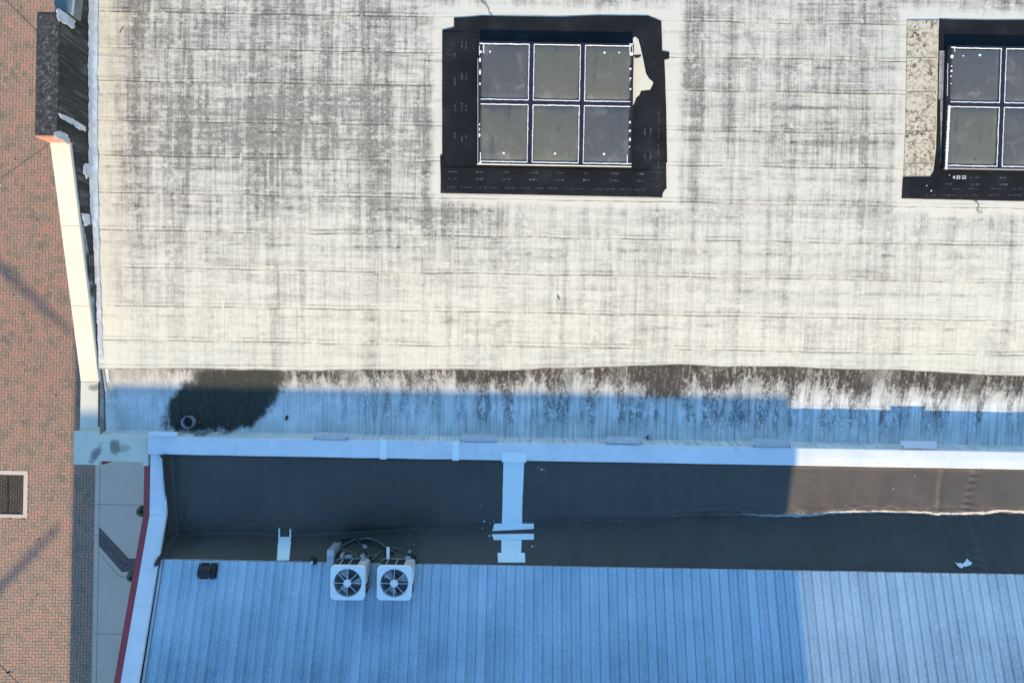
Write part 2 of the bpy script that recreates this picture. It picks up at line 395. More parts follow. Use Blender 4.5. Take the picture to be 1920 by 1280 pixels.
def m_stucco_cap():
    g = NG('cream_parapet_cap'); p = g.world(); x, y, z = g.sep(p)
    n = g.noise(p, 2.0, 5, 0.6); n2 = g.noise(p, 14, 5, 0.7); n3 = g.noise(p, 3.0, 6, 0.72, 1.0)
    c = g.mix(g.mr(n, 0.3, 0.7), (0.72, 0.66, 0.50), (0.78, 0.72, 0.56))
    # soot blotches at the low corner
    def blob(cx, cy, rx, ry, a=0.0):
        X = g.add(x, -cx); Y = g.add(y, -cy)
        X2 = g.add(g.mul(X, math.cos(a)), g.mul(Y, math.sin(a))); Y2 = g.add(g.mul(X, -math.sin(a)), g.mul(Y, math.cos(a)))
        q = g.add(g.math('POWER', g.math('DIVIDE', X2, rx), 2.0), g.math('POWER', g.math('DIVIDE', Y2, ry), 2.0), g.mul(g.add(n3, -0.5), 3.2))
        return g.mr(q, 0.2, 1.3, 1.0, 0.0)
    b = g.math('MAXIMUM', g.math('MAXIMUM', blob(-8.50, -2.45, 0.10, 0.26, -0.5), blob(-8.10, -2.30, 0.13, 0.17)), g.math('MAXIMUM', g.mul(blob(-7.95, -2.33, 0.17, 0.09), 0.55), g.mul(blob(-8.57, -1.10, 0.14, 0.08), 0.9)))
    c = g.mix(g.mul(b, 0.8), c, (0.15, 0.145, 0.125))
    c = g.mix(g.mul(g.mr(n2, 0.5, 0.75), g.mr(y, -2.3, -0.7, 0.4, 0.06)), c, (0.42, 0.41, 0.36))
    g.bump(n2, 0.3, 0.01)
    return g.fin(c, 0.8, 0, 0.25)
def m_black_cap():
    g = NG('lichen_black_cap'); p = g.world()
    n = g.noise(p, 3, 6, 0.7, 0.5); f = g.noise(p, 30, 5, 0.8); v = g.noise(p, 16, 6, 0.8, 0.8)
    c = g.mix(g.mul(g.mr(v, 0.47, 0.66), g.mr(n, 0.3, 0.65, 0.25, 1.0)), (0.045, 0.043, 0.038), (0.26, 0.255, 0.245))
    c = g.mix(g.mr(f, 0.66, 0.74), c, (0.62, 0.60, 0.55))
    g.bump(g.add(v, f), 0.6, 0.015)
    return g.fin(c, 0.85, 0, 0.25)
def m_black_wall():
    g = NG('tarred_wall'); p = g.world()
    st = g.noise(p, 1.0, 7, 0.72, 0.5, sc=(9, 9, 0.9)); n = g.noise(p, 2.0, 5, 0.6); f = g.noise(p, 25, 4, 0.7)
    c = g.ramp(st, [(0.30, (0.018, 0.017, 0.015)), (0.5, (0.05, 0.047, 0.042)), (0.72, (0.20, 0.19, 0.175))])
    c = g.mix(g.mr(n, 0.5, 0.75), c, (0.05, 0.047, 0.04))
    g.bump(st, 0.6, 0.02)
    return g.fin(c, 0.8, 0, 0.3)
def m_grey_wall():
    g = NG('grey_flashing_wall'); p = g.world()
    n = g.noise(p, 3, 6, 0.7, 0.6); st = g.noise(p, 1.0, 5, 0.7, sc=(8, 8, 1))
    c = g.mix(g.mr(g.add(g.mul(n, 0.6), g.mul(st, 0.4)), 0.4, 0.65), (0.22, 0.225, 0.23), (0.46, 0.46, 0.455))
    c = g.mix(g.mr(g.voro(p, 9), 0.05, 0.09, 1, 0), c, (0.05, 0.05, 0.05))
    return g.fin(c, 0.7, 0, 0.3)
def m_silver():
    g = NG('aluminium_roof_coating'); p = g.world()
    n = g.noise(p, 4, 6, 0.7, 1.2); f = g.noise(p, 20, 5, 0.7)
    c = g.mix(g.mr(n, 0.35, 0.7), (0.56, 0.57, 0.60), (0.82, 0.82, 0.82))
    g.bump(g.add(n, f), 0.6, 0.02)
    return g.fin(c, 0.5, 0.15, 0.5)
def m_metal():
    g = NG('galvanised_roof_sheet'); p = g.world(); x, y, z = g.sep(p)
    f = g.noise(p, 34, 6, 0.85); n = g.noise(p, 0.8, 5, 0.6); st = g.noise(p, 1.0, 6, 0.7, sc=(9, 0.5, 1)); r = g.rnd()
    v = g.add(g.mr(f, 0.36, 0.64, 0.04, 0.30, False), g.mul(n, 0.38), g.mul(st, 0.24), g.mul(r, 0.10), g.mr(y, -7.0, -4.6, -0.07, 0.03))
    c = g.ramp(v, [(0.28, (0.24, 0.34, 0.39)), (0.50, (0.48, 0.61, 0.68)), (0.74, (0.72, 0.83, 0.88))])
    pale = g.mul(g.mr(g.noise(p, 1.2, 5, 0.7, sc=(1, 1.6, 1), loc=(6, 2, 0)), 0.62, 0.72), 0.5)
    c = g.mix(pale, c, (0.70, 0.80, 0.88))
    g.bump(f, 0.12, 0.006)
    return g.fin(c, g.mr(f, 0.3, 0.7, 0.50, 0.66), 0.70, 0.5)
def m_paver():
    g = NG('clay_paver'); p = g.world(); x, y, z = g.sep(p)
    r = g.math('FRACT', g.add(g.geo('Random Per Island'), g.mul(g.rnd(), 7.13)))
    big = g.noise(p, 0.9, 3, 0.55); big2 = g.noise(p, 2.3, 2, 0.5, loc=(5, 0, 0))
    k = g.add(g.mul(r, 0.62), g.mul(g.mr(big2, 0.3, 0.7), 0.40), -0.01)
    c = g.ramp(k, [(0.0, (0.225, 0.185, 0.145)), (0.2, (0.30, 0.225, 0.165)), (0.4, (0.36, 0.25, 0.178)), (0.58, (0.405, 0.262, 0.185)), (0.78, (0.445, 0.262, 0.188)), (0.95, (0.52, 0.25, 0.185))])
    f = g.noise(p, 26, 5, 0.7); n = g.noise(p, 3.2, 5, 0.65)
    c = g.mix(g.mul(g.mr(f, 0.4, 0.75), 0.22), c, (0.10, 0.085, 0.07))
    c = g.mix(g.mul(g.mr(n, 0.62, 0.74), 0.45), c, (0.09, 0.08, 0.07))
    pale = g.mr(y, -9.5, 0.5, 1.0, 0.0)
    c = g.mix(g.mul(pale, 0.22), c, (0.52, 0.42, 0.32))
    sp = g.mul(g.mr(g.voro(p, 1.7), 0.045, 0.075, 1, 0), g.mr(g.noise(p, 5, 4, 0.7), 0.4, 0.5))
    c = g.mix(g.mul(sp, 0.85), c, (0.03, 0.027, 0.022))
    return g.fin(c, 0.85, 0, 0.25)
def m_pane():
    g = NG('weathered_acrylic_dome'); p = g.world()
    oi = g.t.nodes.new('ShaderNodeObjectInfo'); r = g.sep(oi.outputs['Color'])[0]; n = g.noise(p, 2.3, 5, 0.6, 0.7); n2 = g.noise(p, 9, 5, 0.7); st = g.noise(p, 1.0, 4, 0.6, 0.6, sc=(6, 1.6, 1))
    c = g.mix(g.mr(g.add(r, g.mul(g.add(n, -0.5), 0.9)), 0.42, 0.62), (0.150, 0.140, 0.100), (0.110, 0.106, 0.094))
    c = g.mix(g.mul(g.mr(n, 0.52, 0.72), 0.6), c, (0.25, 0.235, 0.19))
    c = g.mix(g.mul(g.mr(st, 0.55, 0.75), 0.55), c, (0.055, 0.06, 0.068))
    c = g.mix(g.mul(g.mr(n2, 0.6, 0.8), 0.3), c, (0.34, 0.34, 0.33))
    return g.fin(c, g.mr(n2, 0.35, 0.7, 0.22, 0.5), 0, 0.5, coat=(0.35, 0.12))
def m_under():
    g = NG('black_underlayment'); p = g.world()
    f = g.noise(p, 60, 4, 0.8); n = g.noise(p, 1.6, 4); w_ = g.noise(p, 5, 4, 0.6, 1.0)
    c = g.ramp(g.add(g.mul(f, 0.6), g.mul(n, 0.4)), [(0.38, (0.007, 0.008, 0.009)), (0.55, (0.018, 0.019, 0.020)), (0.68, (0.075, 0.078, 0.075))])
    g.bump(g.add(f, g.mul(w_, 1.5)), 0.4, 0.012)
    return g.fin(c, 0.8, 0, 0.18)
def m_stained():
    g = NG('spalled_membrane'); p = g.world()
    n = g.noise(p, 2.3, 7, 0.72, 0.6); n2 = g.noise(p, 11, 7, 0.78, 0.5); f = g.noise(p, 45, 4, 0.7)
    c = g.mix(g.mr(f, 0.35, 0.7), (0.60, 0.53, 0.38), (0.74, 0.67, 0.52))
    c = g.mix(g.mul(g.mr(n2, 0.45, 0.60), g.mr(n, 0.36, 0.54, 0.2, 1)), c, (0.22, 0.155, 0.09))
    c = g.mix(g.mr(g.add(g.mul(n2, 0.55), g.mul(n, 0.45)), 0.555, 0.61), c, (0.03, 0.026, 0.022))
    g.bump(n2, 0.5, 0.02)
    return g.fin(c, 0.8, 0, 0.3)
def m_concrete():
    g = NG('broom_concrete'); p = g.world()
    f = g.noise(p, 50, 4, 0.75); n = g.noise(p, 1.1, 5, 0.6); sp = g.voro(p, 3.2)
    c = g.ramp(g.add(g.mul(f, 0.45), g.mul(n, 0.55)), [(0.3, (0.62, 0.51, 0.40)), (0.7, (0.76, 0.63, 0.50))])
    c = g.mix(g.mul(g.mr(sp, 0.02, 0.035, 1, 0), 0.8), c, (0.06, 0.055, 0.05))
    return g.fin(c, 0.85, 0, 0.25)
def m_strip():
    g = NG('white_flashing_tape'); p = g.world()
    n = g.noise(p, 9, 6, 0.75, 1.0); n2 = g.noise(p, 1.0, 4, 0.6, sc=(3, 26, 3))
    c = g.mix(g.mul(g.mr(n, 0.55, 0.72), 0.5), (0.90, 0.96, 0.92), (0.50, 0.55, 0.56))
    c = g.mix(g.mul(g.mr(n2, 0.58, 0.7), 0.25), c, (0.48, 0.50, 0.5))
    g.bump(n, 0.3, 0.01)
    return g.fin(c, 0.5, 0, 0.4)
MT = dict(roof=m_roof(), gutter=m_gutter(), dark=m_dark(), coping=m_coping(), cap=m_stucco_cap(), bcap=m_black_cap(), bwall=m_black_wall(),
          gwall=m_grey_wall(), silver=m_silver(), metal=m_metal(), paver=m_paver(), pane=m_pane(), under=m_under(), stained=m_stained(),
          conc=m_concrete(), strip=m_strip())
MT['sand'] = plain('joint_sand', (0.13, 0.10, 0.075), 0.95, var=0.4, scale=3)
MT['earth'] = plain('asphalt', (0.06, 0.058, 0.055), 0.9, var=0.2, scale=1)
MT['stucco'] = plain('cream_stucco', (0.62, 0.56, 0.44), 0.9, var=0.1, scale=2, bump=0.3)
MT['pink'] = plain('terracotta_stucco', (0.55, 0.25, 0.17), 0.85, var=0.15, scale=5, bump=0.3)
MT['red'] = plain('red_painted_trim', (0.33, 0.045, 0.055), 0.55, var=0.12, scale=3)
MT['tealmetal'] = plain('blue_green_metal', (0.17, 0.20, 0.19), 0.4, 0.1, var=0.25, scale=5)
MT['palemetal'] = plain('pale_metal', (0.36, 0.44, 0.47), 0.4, 0.2, var=0.15, scale=5)
MT['white'] = plain('white_sealant', (0.86, 0.86, 0.85), 0.55, var=0.06, scale=9)
MT['bar'] = plain('dark_glazing_bar', (0.028, 0.026, 0.034), 0.4, 0.2, var=0.3, scale=9)
MT['acwhite'] = plain('white_unit_paint', (0.88, 0.90, 0.87), 0.4, var=0.05, scale=4)
MT['acpanel'] = plain('pale_pink_panel', (0.66, 0.60, 0.62), 0.4, var=0.08, scale=4)
MT['coil'] = plain('coil_fins', (0.09, 0.095, 0.10), 0.5, 0.4, var=0.3, scale=14)
MT['wire'] = plain('grille_wire', (0.62, 0.63, 0.62), 0.45, 0.2, var=0.1, scale=8)
MT['fan'] = plain('fan_blade', (0.58, 0.64, 0.64), 0.4, 0.0, var=0.2, scale=4)
MT['well'] = plain('fan_well', (0.24, 0.25, 0.255), 0.6, var=0.3, scale=9)
MT['cable'] = plain('black_insulation', (0.03, 0.03, 0.028), 0.7, var=0.3, scale=12)
MT['conduit'] = plain('grey_conduit', (0.20, 0.20, 0.19), 0.5, 0.2, var=0.2, scale=12)
MT['galv'] = plain('galvanised_steel', (0.48, 0.50, 0.52), 0.45, 0.35, var=0.18, scale=10)
MT['vent'] = plain('dark_brown_vent', (0.035, 0.028, 0.026), 0.45, 0.2, var=0.3, scale=9)
MT['rubber'] = plain('rubber_boot', (0.02, 0.02, 0.022), 0.6, var=0.2, scale=9)
MT['iron'] = plain('cast_iron', (0.03, 0.03, 0.029), 0.6, 0.3, var=0.3, scale=12)
MT['pit'] = plain('drain_pit', (0.008, 0.008, 0.008), 0.9, var=0.2)
MT['green'] = plain('green_enamel', (0.015, 0.085, 0.045), 0.22, var=0.2, scale=5)
MT['bulb'] = plain('bulb_glass', (0.75, 0.72, 0.62), 0.1, var=0.05)
MT['print'] = plain('faded_grey_print', (0.15, 0.16, 0.16), 0.8, var=0.3, scale=40)
MT['orange'] = plain('red_plastic', (0.5, 0.07, 0.03), 0.5, var=0.1)
MT['bark'] = plain('grey_bark', (0.14, 0.12, 0.10), 0.9, var=0.3, scale=6, bump=0.5)
MT['tallwall'] = plain('beige_render', (0.42, 0.37, 0.30), 0.9, var=0.1, scale=1, bump=0.2)
MT['glass'] = plain('dark_window_glass', (0.03, 0.04, 0.05), 0.08, var=0.1)
MT['purple_grey'] = plain('grey_brick', (0.17, 0.13, 0.12), 0.85, var=0.25, scale=8)

# ================================================================== GROUND
gd = MB(); gd.add([(-150, -150, -0.08), (150, -150, -0.08), (150, 150, -0.08), (-150, 150, -0.08)], [(0, 1, 2, 3)])
tag(gd.build('ground', MT['earth']), kind='structure')
SWX = -12.93        # kerb line of the pavement
plaza = MB().box(-22, SWX, -16, 15, -0.06, -0.014).build('plaza', MT['sand']); tag(plaza, kind='structure')
# drain extents
DX0, DX1, DY0, DY1 = -16.42, GR(52, 925).x, GR(26, 970).y, GR(26, 882).y
PL, PW, GAP = 0.2, 0.1, 0.007
def paver_mesh(nm, L, Wd, dz=0.0):
    x, y, c = L/2-GAP/2, Wd/2-GAP/2, 0.006
    bot = [(-x, -y, -0.03), (x, -y, -0.03), (x, y, -0.03), (-x, y, -0.03)]
    mid = [(a, b, -c) for a, b, _ in bot]; top = [(a-math.copysign(c, a), b-math.copysign(c, b), 0) for a, b, _ in bot]
    m = MB().add(bot+mid+top, [(8, 9, 10, 11)]+[(i, (i+1) % 4, 4+(i+1) % 4, 4+i) for i in range(4)]+[(4+i, 4+(i+1) % 4, 8+(i+1) % 4, 8+i) for i in range(4)])
    return m
cells = []
nx0, nx1, ny0, ny1 = int(-17.2/PW), int(SWX/PW)+2, int(-12.5/PW), int(12.5/PW)
for i in range(nx0, nx1+1):
    for j in range(ny0, ny1+1):
        k = (i+j) % 4
        if k == 0: c = ((i+1)*PW, (j+.5)*PW, 0)
        elif k == 2: c = ((i+.5)*PW, (j+1)*PW, 1)
        else: continue
        if c[0] > SWX+0.08 or (DX0+0.05 < c[0] < DX1-0.05 and DY0+0.05 < c[1] < DY1-0.05): continue
        cells.append(c)
def in_frame(c):
    u = c[0]*CT + c[1]*ST; v = -c[0]*ST + c[1]*CT
    px, py = 960+u*F/H, 640-v*F/H
    lim = pw(py, [(0, 68), (255, 68), (270, 98), (720, 150), (868, 148), (870, 180), (1280, 160)])
    return 6 < px < lim-4 and 6 < py < 1274
vis = [c for c in cells if in_frame(c)]
vis.sort(key=lambda c: c[0]**2+c[1]**2)
single = set(vis[:300])
pm = [paver_mesh('paver', PL, PW).mesh('paver'), paver_mesh('paver', PW, PL).mesh('paver_upright')]
for m_ in pm: m_.materials.append(MT['paver'])
base = [paver_mesh('a', PL, PW), paver_mesh('b', PW, PL)]
rest = MB()
for c in cells:
    dz = random.uniform(-.003, .003)
    if c in single:
        link('paver', pm[c[2]], None, plaza, (c[0], c[1], dz))
    else:
        b = base[c[2]]; rest.add([(p[0]+c[0], p[1]+c[1], p[2]+dz) for p in b.v], b.f)
tag(rest.build('paving', MT['paver'], plaza), kind='stuff')
# ---- drain with its concrete frame
dr = empty('drain_grate', ((DX0+DX1)/2, (DY0+DY1)/2, 0), 'black honeycomb iron grate in a pale concrete frame set into the brick plaza', 'drain grate')
def local(o): o.matrix_parent_inverse = Matrix.Translation(-o.parent.location); return o
fw = 0.13
mb = MB()
for b in ((DX0, DX1, DY1-fw, DY1), (DX0, DX1, DY0, DY0+fw*0.8), (DX0, DX0+fw, DY0+fw*0.8+.002, DY1-fw-.002), (DX1-fw, DX1, DY0+fw*0.8+.002, DY1-fw-.002)):
    local(MB().box(b[0], b[1], b[2], b[3], -0.03, 0.012).build('frame', MT['conc'], dr, bevel=0.006))
local(MB().box(DX0+fw, DX1-fw, DY0+fw*.8, DY1-fw, -0.055, -0.045).build('pit', MT['pit'], dr))
gx0, gx1, gy0, gy1 = DX0+fw+.01, DX1-fw-.01, DY0+fw*.8+.01, DY1-fw-.01
gxm = W(14, 925, H).x
for (a0, a1) in ((gx0, gxm-.008), (gxm+.008, gx1)):
    mb = MB(); z0, z1 = -0.03, 0.0
    for q in ((a0, a1, gy0, gy0+.02), (a0, a1, gy1-.02, gy1), (a0, a0+.02, gy0, gy1), (a1-.02, a1, gy0, gy1)): mb.box(*q, z0, z1-random.random()*.001)
    s = 0.056; hx, hy = s*1.5, s*math.sqrt(3)/2
    i = 0
    xx = a0
    while xx < a1:
        j = 0; yy = gy0 + (hy if i % 2 else 0)
        while yy < gy1:
            for k in range(3):
                a = math.pi/3*k; b = math.pi/3*(k+1)
                p, q = (xx+s*math.cos(a), yy+s*math.sin(a)), (xx+s*math.cos(b), yy+s*math.sin(b))
                if all(a0 < t[0] < a1 and gy0 < t[1] < gy1 for t in (p, q)): mb.tube([(p[0], p[1], -0.008), (q[0], q[1], -0.008)], 0.0075, 4, False)
            yy += 2*hy
        xx += hx; i += 1
    local(mb.build('grate_panel', MT['iron'], dr))
# ---- pavement beside the low building
sw = MB().box(SWX, -7.3, -16, 14, -0.06, -0.02).build('pavement', MT['sand']); tag(sw, kind='structure')
def slab(pts, nm='concrete_slab', m=None, t=0.03, par=None):
    return MB().slab([Vector((p[0], p[1], 0.004)) for p in pts], t).build(nm, m or MT['conc'], par or sw)
J = 0.007
y1, y2 = GR(182, 945).y, GR(175, 1187).y
bw = 0.15
ys_ = [14, 6, 1.5, y1, GR(180, 1003).y, y2, -13, -16]
for a, b in zip(ys_, ys_[1:]): slab([(SWX+J, b+J), (SWX+bw-J, b+J), (SWX+bw-J, a-J), (SWX+J, a-J)], 'kerb_slab')
XB = SWX+bw
bA, bB, bC, bD = GR(187, 988), GR(241, 1047), GR(229, 1071), GR(186, 1022)
sA, sB = GR(186, 1034), GR(224, 1080)
XW = -7.35
for a, b in ((14, 6), (6, 1.5), (1.5, y1)): slab([(XB+J, b+J), (XW, b+J), (XW, a-J), (XB+J, a-J)])
slab([(XB+J, bA.y+.01), (bB.x+.005, bB.y+.01), (XW, bB.y+.01), (XW, y1-J), (XB+J, y1-J)])
slab([(XB+J, bD.y-.012-(bD.y-sA.y)), (sB.x, sB.y), (XW, sB.y), (XW, bC.y-.01), (bC.x-.008, bC.y-.01), (XB+J, bD.y-.012)], 'border_slab')
slab([(XB+J, y2+J), (XW, y2+J), (XW, sB.y-2*J), (sB.x-.01, sB.y-2*J), (XB+J, bD.y-.012-(bD.y-sA.y)-2.5*J)])
slab([(XB+J, -13+J), (XW, -13+J), (XW, y2-J), (XB+J, y2-J)]); slab([(XB+J, -16), (XW, -16), (XW, -13-J), (XB+J, -13-J)])
# brick band crossing it: two rows of bricks on the slant, then straight to the wall
A0, B0 = Vector((XB, bA.y)), Vector((bB.x, bB.y)); C0, D0 = Vector((bC.x, bC.y)), Vector((XB, bD.y))
n1 = max(1, round((B0-A0).length/0.105))
for r in range(2):
    for k in range(n1):
        def pt(s, t): return (A0.lerp(B0, s)).lerp(D0.lerp(C0, s), t)
        s0, s1, t0, t1 = k/n1, (k+1)/n1, r/2, (r+1)/2
        e, e2 = 0.04/n1*1.2, 0.014
        slab([pt(s0+e, t1-e2), pt(s1-e, t1-e2), pt(s1-e, t0+e2), pt(s0+e, t0+e2)], 'band_brick', MT['purple_grey'])
yy0, yy1 = B0.y, C0.y
for r in range(2):
    for k in range(14):
        ya, yb = lerp(yy0, yy1, r/2)-.004, lerp(yy0, yy1, (r+1)/2)+.004
        xa = lerp(B0.x, C0.x, (r+.5)/2)+k*0.105+.004
        slab([(xa, yb), (xa+.098, yb), (xa+.098, ya), (xa, ya)], 'band_brick', MT['purple_grey'])

# ================================================================== MAIN BUILDING (barrel roof)
XO, XI = -8.86, -8.49
XE, YN = 14.0, 13.0
CN, CS = -2.07, -2.43             # coping of the south parapet
main = empty('barrel_roof_building', (0, 0, 0), 'large building with a stained white membrane barrel roof and stepped parapet beside the brick plaza', 'building')
# outer walls
MB().box(XO+.05, XI-.02, CS+.05, YN, 0, H-14.35).build('west_wall', MT['stucco'], main)
MB().box(XI, XE, CS+.04, CN-.04, 0, H-14.0-.03).build('south_parapet_wall', MT['gwall'], main)
MB().box(XI, XE, YN-.4, YN, 0, roofz(12)).build('north_wall', MT['stucco'], main)
MB().box(XE-.3, XE-.002, CS+.05, YN-.41, 0, H-14.5).build('east_wall', MT['stucco'], main)
# roof deck with its membrane sheets
deck = gridmesh(frange(XI, XE, 1.0), frange(-0.28, 12.6, 0.5), lambda x, y: roofz(y)-0.03, 0.05).build('roof', MT['under'], main)
rows = [-0.58, -0.07, .63, 1.41, 2.16, 2.91, 3.65, 4.35, 5.14, 5.80, 6.52, 7.25, 8.0, 8.75, 9.5, 10.3, 11.1, 12.0]
ends = {0: [(-4.1), 3.9, 9.6], 1: [-6.0, 5.9, 10.2], 2: [-4.9, 3.55, 12], 3: [-1.3, 6.6], 4: [-4.25, -.2, 8.3], 5: [-5.6, 4.6, 9.6], 6: [-1.9, 5.3], 7: [-4.25, 2.9, 8.9], 8: [-2.9, 7.2], 9: [-3.2, 3.1, 9.4], 10: [-3.65, 4.4]}
for i in range(len(rows)-1):
    y0, y1_ = rows[i], rows[i+1]
    es = [XI+.02] + ends.get(i, [-4+random.random()*3, 4+random.random()*4]) + [XE-.02]
    for a, b in zip(es, es[1:]):
        ya, yb = y0-0.05, y1_+0.06
        ph = random.random()*50
        def zf(x, y, y0=y0, ya=ya, yb=yb, ph=ph, i=i, b=b):
            t = (y-ya)/(yb-ya)
            lift = 0.0045*max(0, fbm(x*1.1, ph))*math.exp(-t*9)
            c = 0.11*max(0, 1-(x-XI)/0.16)**2           # cant against the parapet
            e = 0.004*math.exp(-(b-x)/0.1)
            return roofz(y) + 0.008*(1-t) - 0.002 + lift + c + e + (0.022 if i == 0 else 0)*(1-t)
        jit = (lambda x: 0.02*fbm(x*.8, ph)) if i else (lambda x: 0.04*fbm(x*.55, 2.2) + pw(x, [(-8.5, -.09), (-4, -.05), (0, .05), (3.5, .2), (6, .2), (10, .12), (14, .1)]))
        xs = frange(a, b+0.09, 0.12) if a > XI+.1 else [a, a+.03, a+.06, a+.09, a+.12, a+.16, a+.2]+frange(a+.3, b+.09, .12)
        xs = [min(x, XE) for x in xs]
        tv = [0, .03, .12, .3, .5, .7, .86, 1]
        mb = MB(); n = len(xs)
        for t in tv:
            for x in xs:
                y = lerp(ya + jit(x), yb, t); mb.v.append((x, y, zf(x, y))); mb.uv[len(mb.v)-1] = (x, lerp(ya, yb, t)-ya)
        for j in range(len(tv)-1):
            for k in range(n-1): q = j*n+k; mb.f.append([q, q+1, q+n+1, q+n])
        b0 = len(mb.v)
        for k in range(n): p = mb.v[k]; mb.v.append((p[0], p[1], p[2]-(0.006 if i else 0.16))); mb.uv[len(mb.v)-1] = (p[0], 0.006)
        for k in range(n-1): mb.f.append([b0+k, b0+k+1, k+1, k])
        r0 = len(mb.v)
        for j in range(len(tv)): p = mb.v[j*n+n-1]; mb.v.append((p[0], p[1], p[2]-.009)); mb.uv[len(mb.v)-1] = (p[0], 0.2)
        for j in range(len(tv)-1): mb.f.append([j*n+n-1, r0+j, r0+j+1, (j+1)*n+n-1])
        mb.build('membrane_sheet', MT['roof'], deck, smooth=False)
# gutter strip behind the south parapet, sheets laid across it
gdeck = gridmesh(frange(XI, XE, 1), frange(CN, -.2, .2), lambda x, y: gutz(y)-.03, .04).build('gutter_deck', MT['under'], main)
gx = XI+.01; k = 0
while gx < XE-.02:
    wd = 0.74+random.uniform(-.05, .05); x1 = min(gx+wd, XE-.02); ph = random.random()*40
    def zf(x, y, gx=gx, x1=x1, ph=ph):
        t = (x-gx)/(x1+.07-gx)
        z = gutz(y) + 0.010*t + 0.006*max(0, fbm(x*3, y*2.4, ph))
        z += 0.16*max(0, 1-(x-XI)/0.16)**2
        if y < CN+.06: z = max(z, lerp(z+.03, H-14.06, min(1, (CN+.06-y)/.075)))
        return z
    gridmesh(frange(gx, x1+.07, .06), [CN-.02, CN-.005, CN+.02, CN+.04, CN+.06, CN+.11]+frange(CN+.24, -.22, .09), zf, .008).build('gutter_sheet', MT['gutter'], gdeck, smooth=False)
    gx = x1; k += 1
# ---- west parapet: low flat run, raking run, raised black block
ZL = H-14.05
ysl, yst = -0.98, 3.655
ztop = H-12.99
wp = MB().hexa([(XO+.04, CS+.05, ZL-.35), (XI-.015, CS+.05, ZL-.35), (XI-.015, yst, ZL-.35), (XO+.04, yst, ZL-.35)],
               [(XO+.04, CS+.05, ZL-.1), (XI-.015, CS+.05, ZL-.1), (XI-.015, yst, ztop-.1), (XO+.04, yst, ztop-.1)])
wp = MB()
prof = [(CN+.02, ZL-.06), (ysl, ZL-.06), (yst, ztop-.06)]
bot = ZL-.55
for (ya, za), (yb, zb) in zip(prof, prof[1:]):
    wp.hexa([(XO+.04, ya, bot), (XI-.012, ya, bot), (XI-.012, yb, bot), (XO+.04, yb, bot)], [(XO+.04, ya, za), (XI-.012, ya, za), (XI-.012, yb, zb), (XO+.04, yb, zb)])
wp = wp.build('west_parapet', MT['gwall'], main)
def capseg(y0, z0, y1, z1, nm='coping_section', x0=XO, x1=XI, m='cap', t=.07, par=None):
    n = max(1, int((y1-y0)/.25))
    for k in range(1):
        mb = MB().hexa([(x0, y0, z0-t), (x1, y0, z0-t), (x1, y1, z1-t), (x0, y1, z1-t)], [(x0, y0, z0), (x1, y0, z0), (x1, y1, z1), (x0, y1, z1)])
    return mb.build(nm, MT[m], par or wp, bevel=.008)
capseg(-2.05, ZL, ysl-.004, ZL)
n = 3
for k in range(n):
    a, b = lerp(ysl, yst, k/n), lerp(ysl, yst, (k+1)/n)
    capseg(a+.002, lerp(ZL, ztop, k/n), b-.002, lerp(ZL, ztop, (k+1)/n))
# south-west corner cap, one L with small notches
cz = H-14.0
MB().slab([Vector((*p, cz)) for p in [(-8.95, -2.68), (-8.41, -2.68), (-8.41, -2.60), (-7.53, -2.60), (-7.53, -2.68), (-7.42, -2.68), (-7.42, -2.085), (-8.46, -2.055), (-8.46, -1.99), (-8.95, -1.99)]], .09).build('corner_cap', MT['cap'], wp, bevel=.008)
MB().box(-8.80, -7.5, -2.56, CS+.02, 0, cz-.1).build('corner_pier', MT['stucco'], main)
# black raised block
zb = H-12.60; ybn = 5.93
blk = MB().box(XO+.01, XI-.01, yst+.004, ybn, H-14.3, zb-.03).build('raised_block', MT['bwall'], main)
g = gridmesh(frange(XO-.01, XI+.005, .05), frange(yst-.002, ybn, .06), lambda x, y: zb + .012*fbm(x*9, y*9) - .10*max(0, (x-(XI-.07))/.07)**2*0.3, .06).build('block_cap', MT['bcap'], blk)
MB().box(XO-.02, XI+.012, yst-.028, yst+.001, ztop-.10, zb-.012).build('end_face', MT['pink'], blk)
# the parapet goes on north of the block
MB().box(XO+.04, XI-.012, ybn+.002, YN, H-14.3, H-13.02).build('north_parapet', MT['bwall'], main)
# tar-coated inner face with run-down streaks
pts = []
yy = frange(-0.2, 12.5, .08)
mb = MB()
def ptop(y): return (pw(y, [(ysl, ZL-.07), (yst, ztop-.07)]) if y < yst else (zb-.05 if y < ybn else H-13.03))
ymin = 1.15
yy = [y for y in frange(ymin, 12.5, .05)]
for y in yy:
    lowr = roofz(y)+.05; hi = ptop(y)-.01
    if y < yst: hi = lerp(lowr+.12, hi-.02, min(1, max(0, (y-ymin)/1.2))) - .03*abs(fbm(y*5, 1))
    for t in (0, .33, .66, 1): mb.v.append((XI+.008+.012*fbm(y*6, t*2), y, lerp(lowr, hi, t)))
for j in range(len(yy)-1):
    for t in range(3): q = j*4+t; mb.f.append([q, q+4, q+5, q+1])
mb.build('tar_coating', MT['bwall'], main)
